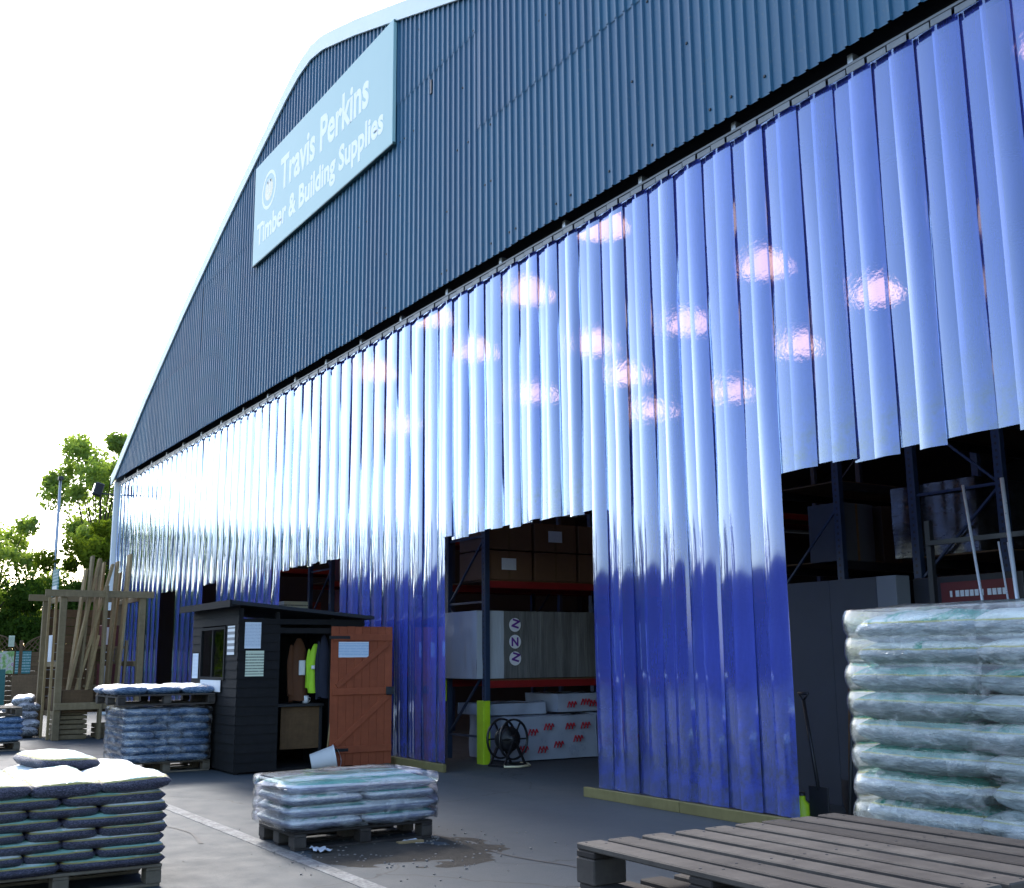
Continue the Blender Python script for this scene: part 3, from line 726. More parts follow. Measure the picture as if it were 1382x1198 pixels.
# door, swung right back
dr = spart(MB().box((-14.405, -1.10, .97), (-14.385, -.20, 1.06), .003), 'door', 'door_wood')
for k in range(8): MB().box((-14.43, -1.115+k*.1155, .03+.004*(k % 3)), (-14.4055, -1.115+k*.1155+.1125, 1.895-.003*(k % 2)), .003).obj('door_plank', 'door_wood', dr)
for z in (.20, 1.70): MB().box((-14.405, -1.10, z), (-14.385, -.20, z+.09), .003).obj('door_batten', 'door_wood', dr)
for za_, zb2 in ((.295, .965), (1.065, 1.695)): MB().bar((-14.396, -1.03, za_+.02), (-14.396, -.26, zb2-.02), .018, .075, .003, up=(1, 0, 0), roll=math.pi/2).obj('door_brace', 'door_wood', dr)
MB().box((-14.384, -.30, .96), (-14.35, -.19, 1.07), .006).obj('latch', 'black_plastic', dr)
for z in (.245, 1.745): MB().box((-14.384, -1.16, z-.02), (-14.379, -.85, z+.02)).obj('hinge', 'black_plastic', dr)
MB().box((-14.4045, -1.01, 1.475), (-14.4015, -.56, 1.685)).obj('door_notice', 'notice_blue', dr)
# in and round the shed
dk = thing('desk', 'dark topped desk with brown panel inside the black shed', 'desk', (-15.0, -1.4, .04))
MB().box((-.35, -.45, .78), (.28, .33, .82), .004).obj('desk_top', 'black_plastic', dk)
MB().box((.20, -.27, .22), (.22, .31, .779), .003).obj('front_panel', 'brown_board', dk)
for y in (-.42, .30): MB().box((-.33, y-.02, 0), (.24, y+.02, .779), .003).obj('leg', 'dark_steel', dk)
def cloth(name, label, cat, mat, loc, w_, h_, seed):
    """a jacket on a hook: narrow collar, sloping shoulders, hanging folds, one sleeve"""
    t = thing(name, label, cat, loc)
    def drape(w0, h0, yo, zo, k0):
        mb = MB(); nu, nv = 18, 18
        for j in range(nv+1):
            q = j/nv; wd = w0*(.22+.78*min(1, q*3.2)**.7)*(1+.10*noise.noise(Vector((seed, q*4, k0))))
            for i in range(nu):
                th_ = 2*math.pi*i/nu; fold = 1+.6*noise.noise(Vector((math.cos(th_)*2.2+seed, math.sin(th_)*2.2, q*1.6+k0)))*min(1, q*2.5)
                mb.v.append((math.cos(th_)*wd*.22*fold, yo+math.sin(th_)*wd*.5*fold+.02*q*math.sin(seed), zo-q*h0*(1+.06*noise.noise(Vector((th_, seed, k0))))))
        for j in range(nv):
            for i in range(nu): mb.f.append((j*nu+i, j*nu+(i+1) % nu, (j+1)*nu+(i+1) % nu, (j+1)*nu+i))
        return mb
    drape(w_, h_, 0, 0, 0).obj('jacket_body', mat, t, True); drape(w_*.42, h_*.8, -w_*.42, -.10*h_, 5).obj('sleeve', mat, t, True)
    return t
jk = cloth('hivis_jacket', 'bright yellow green safety jacket hanging inside the shed doorway', 'jacket', 'hivis', (-14.72, -1.22, 1.66), .22, .66, 1)
MB().box((.055, -.08, -.34), (.085, .09, -.29), .006).obj('reflective_band', 'white_plastic', jk)
jk2 = cloth('work_jacket', 'orange and brown work jacket hanging behind the safety jacket', 'jacket', 'orange_cloth', (-14.88, -1.40, 1.74), .26, .85, 2)
MB().box((.06, -.02, -.50), (.088, .07, -.30), .006).obj('patch', 'white_plastic', jk2)
cloth('dark_coat', 'dark navy coat hanging beside the safety jacket in the shed', 'jacket', 'navy_cloth', (-14.60, -1.145, 1.78), .18, .85, 3)
bk = thing('white_bucket', 'white plastic bucket lying tipped over in the shed doorway', 'bucket', (-14.30, -1.25, .15), R(70))
Mb = Matrix.Rotation(R(78), 4, 'Y')
MB().lathe([(.0001, -.16), (.10, -.16), (.145, .17), (.152, .17), (.152, .155), (.138, .155), (.097, -.148), (.0001, -.148)], 22, Mb).obj('bucket_body', 'white_plastic', bk, True)
MB().tube([Mb @ Vector((.15*math.cos(t), .15*math.sin(t), .16+.0*t)) + Vector((.09*math.sin(t), 0, -.04*math.sin(t))) for t in [math.pi*i/10 for i in range(11)]], .004, 6).obj('handle', 'galvanised', bk, True)
br = thing('broom', 'long wooden broom handle leaning in the shed doorway beside the desk', 'broom', (-14.36, -1.06, 0))
MB().tube([(-.05, -.10, .05), (-.08, .02, 1.22)], .013, 8).obj('handle', 'pale_timber', br, True)
MB().box((-.09, -.24, .0), (-.01, .02, .06), .01).obj('brush_head', 'brown_board', br)
mg = thing('mug', 'small white mug on the desk inside the shed', 'mug', (-14.84, -1.30, .862)); MB().lathe([(.0001, 0), (.04, 0), (.042, .1), (.037, .1), (.036, .01), (.0001, .01)], 16).obj('mug_body', 'white_plastic', mg, True); MB().tube([(0, .04, .08), (0, .07, .07), (0, .07, .03), (0, .04, .02)], .006, 6).obj('handle', 'white_plastic', mg, True)

# ------------------------------------------------------------------ timber rack with leaning planks
rk = thing('timber_rack', 'tall open rack of weathered timber posts holding leaning planks', 'rack', (-23.6, -2.36, 0))
def rp(mb, name, mat='rack_timber'): return mb.obj(name, mat, rk, loc=(23.6, 2.36, 0))
for x in (-22.75, -24.6):
    for y in (-3.10, -1.62): rp(MB().bar((x, y, 0), (x, y, 2.72), .12, .12, .006), 'post')
rp(MB().bar((-22.70, -2.33, 0), (-22.70, -2.33, 2.9), .05, .20, .004, up=(1, 0, 0)), 'centre_post')
for z, x in ((2.735, -22.75), (2.735, -24.6), (.62, -22.75), (.62, -24.6)): rp(MB().bar((x+.075, -3.45 if z > 2 else -3.16, z), (x+.075, -1.42 if z > 2 else -1.56, z), .13, .05, .004, roll=math.pi/2), 'cross_rail')
for z in (.45, 1.4, 2.66):
    for y in (-3.10, -1.62): rp(MB().bar((-24.54, y+(.07 if y < -2 else -.07), z), (-22.81, y+(.07 if y < -2 else -.07), z), .04, .10, .004), 'side_rail')
for k in range(12): rp(MB().box((-24.72, -3.04, .42+k*.175), (-24.665, -1.68, .42+k*.175+.165), .004), 'back_board', 'brown_board')
for k in range(6): rp(MB().box((-24.5+k*.3, -3.02, .50), (-24.5+k*.3+.25, -2.45, .72+.10*(k % 3)), .006), 'stacked_board', 'brown_board')
for x, y in ((-23.0, -3.19), (-23.7, -3.19)): rp(MB().bar((x, y, 0), (x, y, 2.70), .045, .05, .003), 'thin_post', 'pale_timber')
rp(MB().box((-23.25, -3.235, 1.45), (-22.95, -3.22, 1.95)), 'rack_label', 'white_plastic')
gs = thing('rack_sign', 'small green and white sign board standing on top of the timber rack', 'sign', (-23.2, -3.19, 2.70))
MB().box((-.28, -.012, .0), (.28, .012, .52), .002).obj('sign_board', 'notice_teal', gs); MB().box((-.22, -.018, .06), (.22, -.0125, .2)).obj('print_block', 'white_plastic', gs)
pl = [((-22.92, -2.92, .70), (-23.05, -2.42, 3.45), .15, .05, 'pale'), ((-22.98, -2.70, .70), (-23.1, -2.55, 3.50), .20, .05, 'greyish'), ((-23.02, -2.52, .70), (-23.12, -2.40, 3.42), .22, .045, 'wide'), ((-22.95, -2.78, .70), (-23.08, -2.16, 3.35), .13, .05, 'thin'),
      ((-23.2, -2.85, .68), (-23.3, -2.62, 3.25), .24, .04, 'second'), ((-23.25, -2.42, .68), (-23.35, -2.28, 3.40), .24, .04, 'third'), ((-23.2, -2.10, .68), (-23.3, -1.96, 3.20), .22, .04, 'fourth'),
      ((-22.9, -2.20, .68), (-23.05, -2.08, 3.40), .22, .04, 'broad'), ((-22.88, -2.02, .68), (-22.98, -1.86, 3.55), .26, .05, 'broadest'), ((-22.86, -2.60, .70), (-22.93, -2.38, 1.95), .08, .05, 'short'), ((-22.86, -1.90, .68), (-22.86, -1.86, 1.85), .11, .04, 'upright')]
for a, c_, wx, wy, kd in pl:
    t = MB().bar(a, c_, wx, wy, .004, up=(1, 0, 0), roll=math.pi/2).obj('timber_plank', 'pale_timber' if kd not in ('greyish', 'upright') else 'rack_timber')
    lab = {'pale': 'narrow pale plank leaning farthest out at its foot in the timber rack', 'greyish': 'greyer plank standing behind the narrow pale one in the timber rack', 'wide': 'wide plank leaning in the middle of the timber rack', 'thin': 'thin plank crossing over the others in the timber rack', 'broad': 'broad plank leaning beside the widest plank in the timber rack', 'second': 'plank at the back of the rack behind the narrow pale plank', 'third': 'plank at the back of the rack behind the centre post', 'fourth': 'plank at the back of the rack behind the widest plank', 'short': 'short thin batten leaning low in the timber rack', 'upright': 'narrow upright batten in the timber rack beside the widest plank', 'broadest': 'widest and tallest plank leaning in the timber rack'}.get(kd, 'long pale plank leaning in the timber rack')
    tag(t, lab, 'plank', 'planks leaning in the rack')
def crate(loc, s_, lab, group, slats=3):
    t = thing('crate', lab, 'crate', loc, 0, group); L, W, H = s_
    for x in (-L/2, L/2-.02):
        for k in range(slats): z = k*H/slats; MB().box((x, -W/2, z+.01), (x+.02, W/2, z+H/slats-.008), .002).obj('slat', 'rack_timber', t)
    for y in (-W/2, W/2-.02):
        for k in range(slats): z = k*H/slats; MB().box((-L/2+.021, y, z+.01), (L/2-.021, y+.02, z+H/slats-.008), .002).obj('slat', 'rack_timber', t)
    MB().box((-L/2+.021, -W/2+.021, .0), (L/2-.021, W/2-.021, .02)).obj('base', 'rack_timber', t)
for y in (-2.82, -2.02):
    crate((-23.1, y, 0), (.5, .62, .28), 'low slatted timber crate standing in the foot of the timber rack', 'crates in the foot of the rack'); 
crate((-23.1, -2.82, .285), (.5, .60, .24), 'slatted timber crate stacked on another in the foot of the rack', None)
for k, (z, col_) in enumerate(((.98, 'red_carton'), (1.75, 'red_carton'))):
    t = thing('shop_box', ['red box low in the shade behind the planks of the timber rack', 'red box high in the shade behind the planks of the timber rack'][k], 'box', (-23.9, -1.98, z)); MB().box((-.15, -.16, 0), (.15, .16, .42), .006).obj('carton', col_, t); MB().box((.151, -.10, .03), (.153, .02, .38)).obj('panel_print', 'white_plastic', t)
    rp(MB().box((-24.5, -2.30, z-.05), (-23.6, -1.70, z-.002), .003), 'shelf')

# ------------------------------------------------------------------ interior: racks, packs, tools
def pallet_rack(name, label, loc, bays, depth, height, levels, group=None, bay=2.7, beam='red_beam'):
    t = thing(name, label, 'rack', loc, 0, group)
    for bi in range(bays+1):
        y = bi*bay
        for x in (0, -depth):
            MB().box((x-.05, y-.04, 0), (x+.05, y+.04, height), .004).obj('upright', 'rack_steel', t)
        if bi == 0:
            mb = MB()
            for x in (0, -depth):
                z = .15
                while z < height: mb.box((x-.012, y-.0425, z), (x+.012, y-.0395, z+.03)); z += .075
            o = mb.obj('upright_slots', 'black_plastic', t); o['kind'] = 'stuff'
        z = .35; k = 0
        while z+1.0 < height:
            MB().bar((-depth+.05, y, z), (-.05, y, z), .03, .03).obj('frame_strut', 'rack_steel', t)
            MB().bar((-depth+.05, y, z+.03) if k % 2 == 0 else (-.05, y, z+.03), (-.05, y, z+.90) if k % 2 == 0 else (-depth+.05, y, z+.90), .03, .025).obj('frame_brace', 'rack_steel', t)
            z += .95; k += 1
    for bi in range(bays):
        for z in levels:
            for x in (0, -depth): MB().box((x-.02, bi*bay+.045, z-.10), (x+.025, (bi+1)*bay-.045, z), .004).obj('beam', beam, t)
            MB().box((-depth+.03, bi*bay+.05, z+.002), (-.03, (bi+1)*bay-.05, z+.02)).obj('shelf_deck', 'brown_board', t)
    return t
pallet_rack('pallet_rack', 'blue and red pallet rack standing end on inside the middle opening', (-13.9, 1.04, 0), 3, 1.1, 5.2, (1.13, 2.55, 3.9))
pallet_rack('pallet_rack', 'pallet rack with red boxes behind the opening above the shed roof', (-20.4, 1.4, 0), 3, 1.1, 5.2, (1.2, 2.30, 2.95, 3.9))
pallet_rack('pallet_rack', 'tall pallet rack deep inside behind the grey partition', (-7.0, 3.2, 0), 3, 1.1, 5.2, (1.2, 2.5, 3.9), beam='dark_steel')  # beams coloured dark instead of red to imitate the interior shade
pallet_rack('pallet_rack', 'pallet rack standing behind the narrow slit opening of the curtain', (-25.6, 1.4, 0), 2, 1.1, 5.0, (1.2, 2.4, 3.6))
def box_thing(name, label, cat, loc, s_, mat, group=None, tape=True, rz=0, prnt=None):
    t = thing(name, label, cat, loc, rz, group); L, W, H = s_
    MB().box((-L/2, -W/2, 0), (L/2, W/2, H), .008).obj('carton', mat, t)
    if tape: MB().box((-.025, -W/2-.001, H-.001), (.025, W/2+.001, H+.001)).obj('tape', 'brown_board', t); MB().box((L/2+.0005, -.02, 0.01), (L/2+.0015, .02, H-.005)).obj('tape', 'brown_board', t)
    if prnt: MB().box((L/2+.001, -.13, H*.35), (L/2+.003, .12, H*.75)).obj('printed_label', prnt, t)
    return t
for i in range(6):
    for k in range(2):
        box_thing('cardboard_box', ['brown cardboard box standing directly on the shelf above the wrapped grey pack', 'brown cardboard box stacked on another above the wrapped grey pack'][k], 'box', (-14.3, 1.45+i*.83+.02*(i//3), 2.573+.44*k), (.78, .76 if i % 2 else .80, .42), 'cardboard', 'cardboard boxes on the upper shelf', prnt='notice_white' if (i*2+k) % 3 == 0 else None)
for i in range(4):
    for k in range(2): box_thing('cardboard_box', 'cardboard box standing on the highest shelf of the middle rack', 'box', (-14.35, 1.6+i*1.05, 3.923+.5*k), (.8, .85, .48), 'cardboard', 'cardboard boxes on the highest shelf')
for i in range(5): box_thing('red_box', 'dark red printed carton in the rack behind the shed roof', 'box', (-20.75, 1.95+i*.5, 2.323), (.5, .46, .50), 'red_carton', 'red cartons in the rack', prnt='notice_white' if i % 2 else None)
for i in range(5): box_thing('red_box', 'dark red carton on the shelf above in the rack behind the shed roof', 'box', (-20.75, 1.95+i*.5, 2.973), (.5, .46, .48), 'red_carton', 'red cartons on the upper shelf')
g = box_thing('green_box', 'pale green box with white print beside the red cartons', 'box', (-21.3, .85, 2.02), (.9, .5, .55), 'notice_cream', tape=False)
box_thing('box_stack_base', 'tall dark crate under the pale green box behind the shed', 'crate', (-21.3, .85, 0), (.95, .6, 2.018), 'grey_panel', tape=False)
for i in range(3): box_thing('red_box', 'red carton behind the narrow slit opening of the curtain', 'box', (-25.9, 1.9+i*.6, 2.423), (.5, .5, .4), 'red_carton', 'red cartons behind the slit')
# wrapped sheet pack on the red beam
def film_block(name, label, loc, s_, mat, seed, cat='pack', amp=.02, ends=None, fold=(1.5, 9)):
    t = thing(name, label, cat, loc); L, W, H = s_; mb = MB(); n = 22
    def grid(f):
        k = len(mb.v)
        for a in range(n+1):
            for c_ in range(n+1): mb.v.append(f(a/n, c_/n))
        for a in range(n):
            for c_ in range(n): q = k+a*(n+1)+c_; mb.f.append((q, q+n+1, q+n+2, q+1))
    def w(p_, nn):
        v = Vector(p_); f = noise.noise(Vector((v.x*fold[1]+seed, v.y*fold[1], v.z*fold[0])))+.5*noise.noise(Vector((v.x*4, v.y*4+seed, v.z*4)))
        return tuple(v+Vector(nn)*f*amp)
    grid(lambda a, c_: w((L/2, -W/2+W*a, H*c_), (1, 0, 0))); grid(lambda a, c_: w((-L/2, W/2-W*a, H*c_), (-1, 0, 0)))
    grid(lambda a, c_: w((-L/2+L*a, -W/2, H*c_), (0, -1, 0))); grid(lambda a, c_: w((L/2-L*a, W/2, H*c_), (0, 1, 0)))
    grid(lambda a, c_: w((-L/2+L*a, -W/2+W*c_, H), (0, 0, 1)))
    o = mb.obj('wrapping', mat, t, True); return t
b = NB('pack_film'); c = b.coord('Object'); nz = b.noise(b.mapping(c, (4, 8, .6)), 1, 5, .7, .4); sx = b.n('SeparateXYZ'); b.link(c, sx.inputs[0])
edge = b.math('GREATER_THAN', sx.outputs['Y'], -.62)
k = b.mix(edge, b.mix(nz, (.36, .40, .46), (.46, .50, .54)), b.mix(b.math('MULTIPLY_ADD', nz, 3, -1.1, clamp=True), (.09, .09, .088), (.20, .20, .19)))
b.pbr(k, .25, 0, b.bump(nz, .6, .03), .6)
wp = film_block('wrapped_pack', 'large board pack in grey and white plastic film on the red rack beam', (-14.43, 1.98, 1.16), (1.0, 2.15, .96), 'pack_film', 4)
for k in range(3):
    Mz = Matrix.Translation((.535, -.45+.0*k, .76-.24*k)) @ Matrix.Rotation(math.pi/2, 4, 'Y')
    MB().lathe([(.0001, .004), (.10, .004), (.10, 0)], 20, Mz).obj('round_label', 'notice_label' if 'notice_label' in M_ else 'white_plastic', wp)
    me, a_, c2 = text_mesh('N', .17, .006)
    simple('violet_ink', (.12, .02, .25), .5) if 'violet_ink' not in M_ else None
    mk('printed_letter', me, 'violet_ink', wp, (.541, -.40 if k != 1 else -.52, .70-.24*k if k != 1 else .46), (math.pi/2, R(-75), math.pi/2) if k != 1 else (math.pi/2, 0, math.pi/2))
simple('red_ink', (.42, .01, .02), .5)
simple('pack_white', (.30, .34, .42), .3, 0, .15, 5)
def ins_pack(label, loc, s_, seed, marks=7):
    t = film_block('insulation_pack', label, loc, s_, 'pack_white', seed, amp=.03, fold=(3, 3)); L, W, H = s_; rnd = random.Random(seed)
    for k in range(marks):
        y = -W/2+.08+(W-.3)*((k+rnd.uniform(.1, .6))/marks); z = .05+max(.02, H-.20)*((k*.55+rnd.uniform(0, .3)) % 1); mb = MB()
        for q in range(3):
            yy = y+q*.055; mb.bar((L/2+.04, yy, z), (L/2+.04, yy+.035, z+.09), .008, .022, 0, up=(1, 0, 0)); mb.bar((L/2+.04, yy+.035, z+.09), (L/2+.04, yy+.055, z+.04), .008, .018, 0, up=(1, 0, 0))
        mb.obj('printed_mark', 'red_ink', t)
    return t
ins_pack('white plastic pack with red printed marks on the floor under the rack', (-14.25, 2.05, .02), (1.15, 1.50, .60), 3, 8)
ins_pack('white plastic pack with red marks beside the clear curtain under the rack', (-14.2, 3.27, .02), (1.15, .85, .62), 8, 5)
ins_pack('crumpled white pack lying on the red marked pack under the rack', (-14.35, 2.72, .66), (.9, .9, .26), 11, 3)
ins_pack('slack white pack lying under the rack behind the yellow post guard', (-14.45, 1.62, .64), (.85, 1.0, .16), 15, 0)
# post guard and hose reel
for (x, y, h_, lab) in ((-13.80, .93, .86, 'lime yellow guard on the rack post beside the black hose reel'), (-15.02, .93, 1.35, 'thin lime yellow strip on the far post of the middle rack')):
    t = thing('post_guard', lab, 'guard', (x, y, 0)); z0 = 0 if h_ < 1 else .82; wd = .09 if h_ < 1 else .05
    MB().box((-wd, -.05, z0), (wd, -.03, h_), .003).obj('guard_face', 'lime_paint', t)
    for s_ in (-1, 1): MB().box((s_*wd-.006, -.029, z0), (s_*wd+.006, .06, h_), .002).obj('guard_side', 'lime_paint', t)
hr = thing('hose_reel', 'black hose reel wheel standing on the floor beside the lime guard', 'hose reel', (-13.35, 1.05, 0), R(12))
Mr = Matrix.Translation((0, 0, .34)) @ Matrix.Rotation(math.pi/2, 4, 'Y')
for xo in (-.12, .12):
    Mr = Matrix.Translation((xo, 0, .36)) @ Matrix.Rotation(math.pi/2, 4, 'Y')
    MB().lathe([(.25, -.012), (.275, -.012), (.275, .012), (.25, .012), (.25, -.012)], 30, Mr).obj('rim', 'black_plastic', hr, True)
    for k in range(6):
        t_ = k*math.pi/3; MB().bar((xo, .05*math.cos(t_), .36+.05*math.sin(t_)), (xo, .255*math.cos(t_), .36+.255*math.sin(t_)), .016, .02).obj('spoke', 'black_plastic', hr)
Mr = Matrix.Translation((0, 0, .36)) @ Matrix.Rotation(math.pi/2, 4, 'Y')
MB().lathe([(.0001, -.135), (.06, -.135), (.06, -.10), (.15, -.10), (.17, -.05), (.15, 0), (.17, .05), (.15, .10), (.06, .10), (.06, .135), (.0001, .135)], 24, Mr).obj('hose_coil', 'dark_steel', hr, True)
for s_ in (-1, 1): MB().bar((s_*.14, -.2, .02), (s_*.14, 0, .36), .02, .03).obj('stand_leg', 'black_plastic', hr); MB().bar((s_*.14, .2, .02), (s_*.14, 0, .36), .02, .03).obj('stand_leg', 'black_plastic', hr)
MB().bar((-.16, -.2, .016), (.16, -.2, .016), .03, .03).obj('stand_foot', 'black_plastic', hr); MB().bar((-.16, .2, .016), (.16, .2, .016), .03, .03).obj('stand_foot', 'black_plastic', hr)
MB().tube([(.1, -.15, .03), (.2, -.25, .02), (.32, -.1, .018), (.28, .15, .018), (.1, .3, .018), (-.1, .35, .018)], .014, 8).obj('hose_end', 'sign_gold', hr, True)

# right opening
pt = thing('partition_wall', 'low grey board partition inside the right hand opening', 'partition', (-7.7, 1.5, 0))
for k in range(2): MB().box((-.78+k*.60, 0, 0), (-.78+k*.60+.597, .05, 2.19), .004).obj('wall_panel', 'grey_panel', pt)
MB().box((.43, -.02, 0), (.66, .18, 2.19), .004).obj('end_post', 'pale_panel', pt)
cb = thing('display_cabinet', 'dark display cabinet with red header panel beside the grey partition', 'cabinet', (-6.42, 1.7, 0))
MB().box((-.60, 0, 0), (.55, .5, 2.16), .006).obj('cabinet_body', 'dark_steel', cb)
MB().box((-.28, -.02, 1.86), (.46, -.001, 2.10), .003).obj('header_panel', 'red_carton', cb)
MB().box((-.20, -.012, 1.55), (.44, -.001, 1.73), .002).obj('lower_panel', 'grey_panel', cb)
mb = MB(); x = -.18
for wd in (.03, .0, .05, .05, .05, .05, .05, .05, .0, .05, .05, .05, .04):
    if wd: mb.box((x, -.026, 1.965), (x+wd*.75, -.0205, 2.02))
    x += max(wd, .03)
mb.obj('header_print', 'notice_white', cb)
mb = MB()
for k in range(12): mb.bar((-.17+k*.05, -.0145, 1.58), (-.145+k*.05, -.0145, 1.69), .004, .012, 0, up=(0, 1, 0))
mb.obj('lower_print', 'pale_panel', cb)
film_block('wrapped_pack', 'brown shrink wrapped board pack on the shelf above the grey partition', (-7.9, 4.2, 2.523), (1.1, 1.9, .80), 'grey_film', 6)
for q in range(2): box_thing('wrapped_box', ['pale end box on the shelf above the grey partition', 'orange strapped box on the shelf above the grey partition'][q], 'box', (-9.35+.0*q, 3.4+.75*q, 2.55), (.5, .6, .7), ['grey_panel', 'shaded_carton'][q])  # darker box colours stand in for the shade inside the opening
pallet_rack('pallet_rack', 'short pallet rack behind the last curtain strips above the partition', (-9.1, 3.1, 0), 1, 1.0, 4.2, (1.2, 2.548, 3.5), beam='dark_steel')  # dark beam colour stands in for the shade inside
tubes = [((-5.35, .62, .0), (-5.85, .95, 2.85), .012, 'silver tube leaning tallest beside the red header cabinet'), ((-5.15, .62, 0), (-5.48, .95, 2.86), .017, 'thick grey tube leaning beside the thin silver tubes'), ((-5.10, .55, 0), (-5.53, .90, 2.34), .008, None), ((-5.05, .56, 0), (-5.46, .92, 2.33), .008, None)]
for a, c_, r_, lab in tubes:
    t = MB().tube([a, c_], r_, 10).obj('metal_tube', 'silver_tube', None, True); tag(t, lab or 'thin short silver tube leaning in front of the cabinet', 'tube', None if lab else 'short tubes leaning by the cabinet')
lb = thing('leaning_rail', 'long dark rail behind which the silver tubes lean', 'rail', (-5.6, 1.05, 0))
for x in (-.7, .7): MB().bar((x, 0, 0), (x, 0, 2.6), .05, .05).obj('post', 'dark_steel', lb)
for z in (1.2, 2.4): MB().bar((-.7, -.04, z), (.7, -.04, z), .03, .04).obj('rail', 'dark_steel', lb)
def tool(label, a, c_, head, cat, mat='brown_board'):
    t = thing(cat.replace(' ', '_'), label, cat, (a[0], a[1], 0)); A = Vector((0, 0, a[2])); B = Vector(c_)-Vector((a[0], a[1], 0))
    MB().tube([A, B], .016, 8).obj('shaft', mat, t, True)
    if head == 'shovel':
        mb = MB(); n = 8
        for j in range(n+1):
            t_ = j/n; z = .015+.34*t_; wd = .12*(1-(1-t_)**3*.8)
            for i in range(7): u = i/6*2-1; mb.v.append((u*wd, .03*u*u-.02+.1*(t_-.5)*.3, z))
        for j in range(n):
            for i in range(6): q = j*7+i; mb.f.append((q, q+1, q+8, q+7))
        mb.obj('blade', 'dark_steel', t, True)
    elif head == 'dgrip':
        MB().tube([B+Vector((-.06, 0, .06)), B+Vector((.06, 0, .06))], .014, 8).obj('grip', 'black_plastic', t, True)
        for s_ in (-1, 1): MB().tube([B, B+Vector((s_*.06, 0, .06))], .01, 6).obj('grip_arm', 'black_plastic', t, True)
        MB().box((-.11, -.008, .01), (.11, .008, .33), .004).obj('blade', 'dark_steel', t)
    else: MB().box((-.16, -.03, 0), (.16, .03, .09), .01).obj('brush_head', 'brown_board', t)
    return t
tool('long handled broom leaning against the grey partition', (-6.95, .55, .07), (-7.55, 1.46, 1.80), 'broom', 'broom', 'dark_steel')
tool('long handled shovel leaning against the grey partition', (-7.10, .75, .3), (-7.62, 1.46, 1.75), 'shovel', 'shovel')
tool('short spade with D shaped grip beside the curtain edge', (-7.10, .35, .3), (-7.36, .50, 1.05), 'dgrip', 'spade', 'dark_steel')
gb = thing('green_drum', 'small lime green container beside the curtain edge in the right hand opening', 'container', (-7.30, .34, 0)); gb.scale = (.75, .75, .62); MB().lathe([(.0001, 0), (.10, 0), (.11, .03), (.11, .26), (.05, .32), (.05, .40), (.0001, .40)], 18).obj('container_body', 'lime_paint', gb, True); MB().lathe([(.055, .385), (.055, .43), (.0001, .43)], 14).obj('cap', 'black_plastic', gb, True)
# hanging stores under the curtain at right
for k, (x, y) in enumerate(((-6.1, 1.9), (-5.5, 1.9))): pass
mz = pallet_rack('pallet_rack', 'dark rack crossing high behind the right hand opening', (-4.3, 2.6, 0), 2, 1.2, 4.8, (3.05, 4.1), beam='dark_steel')  # interior shade put into the dark beam colour
for k in range(3): box_thing('crate_box', 'orange brown box end on the high shelf behind the right hand opening', 'box', (-4.9, 3.0+.75*k, 3.072), (.8, .6, .45), 'shaded_carton', 'boxes on the high right shelf')  # carton colour carries the shade of the high shelf

# lamps under the roof
lamp0 = None
def high_bay(x, y, z):
    global lamp0
    if lamp0 is None:
        t = thing('high_bay_lamp', 'lit warm high bay lamp hanging inside behind the curtain', 'lamp', (x, y, z), 0, 'high bay lamps in rows under the roof')
        MB().lathe([(.06, .52), (.14, .50), (.15, .42), (.11, .40), (.06, .40)], 20).obj('ballast_box', 'dark_steel', t, True)
        MB().lathe([(.0001, .03), (.30, .02), (.42, .0), (.44, .04), (.30, .26), (.16, .36), (.12, .40), (.0001, .40)], 12).obj('glowing_reflector', 'lamp_glow', t)
        MB().tube([(0, 0, .51), (0, 0, 1.3)], .012, 6).obj('cord', 'dark_steel', t); lamp0 = t
    else: t = copy_tree(lamp0); t.location = (x, y, z)
for x, ys in ((-6.3, (4.2,)), (-13.4, (3.1, 6.8, 9.8)), (-16.8, (4.0, 8.0, 11.4)), (-20.8, (5.3, 9.7, 13.3)), (-19.0, (3.1, 7.3)), (-23.6, (4.2, 8.9, 12.9)), (-29.0, (7.9, 11.0))):
    for y in ys: high_bay(x, y, 8.1)

# ------------------------------------------------------------------ debris by the white load
rnd = random.Random(5)
mb = MB(); n = 22
for a in range(n+1):
    for c_ in range(n+1):
        u, v = a/n*2-1, c_/n*2-1; x = -8.0+u*.85; y = -3.15+v*.85; r2 = math.hypot(u, v)
        hgt = max(0, 1-r2)**.8*(.028+.04*noise.noise(Vector((x*3, y*3, 0)))+.02*noise.noise(Vector((x*11, y*11, 0))))
        mb.v.append((x, y, hgt-.006 if r2 < 1 else -.006))
for a in range(n):
    for c_ in range(n): q = a*(n+1)+c_; mb.f.append((q, q+n+1, q+n+2, q+1))
o = mb.obj('dirt_spill', 'dirt', None, True); tag(o, 'thin spill of brown dirt on the ground beside the white bags', 'dirt', None, 'stuff')
mb = MB()
for k in range(330):
    if k < 300: x, y = rnd.gauss(-8.0, .45), rnd.gauss(-3.15, .5)
    else: x, y = rnd.uniform(-11, -5), rnd.uniform(-6, -2)
    s_ = rnd.uniform(.0025, .009) if k < 300 else rnd.uniform(.002, .005); mb.box((x-s_, y-s_, -.002), (x+s_*rnd.uniform(.5, 1.5), y+s_, s_*1.3), s_*.4)
o = mb.obj('grit', 'stone_bits'); tag(o, 'small stones and grit scattered on the yard', 'grit', None, 'stuff')
def scrap(label, loc, s_, mat, seed):
    mb = MB(); n = 6
    for a in range(n+1):
        for c_ in range(n+1):
            u, v = a/n-.5, c_/n-.5; mb.v.append((u*s_[0], v*s_[1], .012+s_[2]*abs(noise.noise(Vector((u*5+seed, v*5, seed))))))
    for a in range(n):
        for c_ in range(n): q = a*(n+1)+c_; mb.f.append((q, q+n+1, q+n+2, q+1))
    tag(mb.obj('paper_scrap', mat, None, True, loc=loc), label, 'litter')
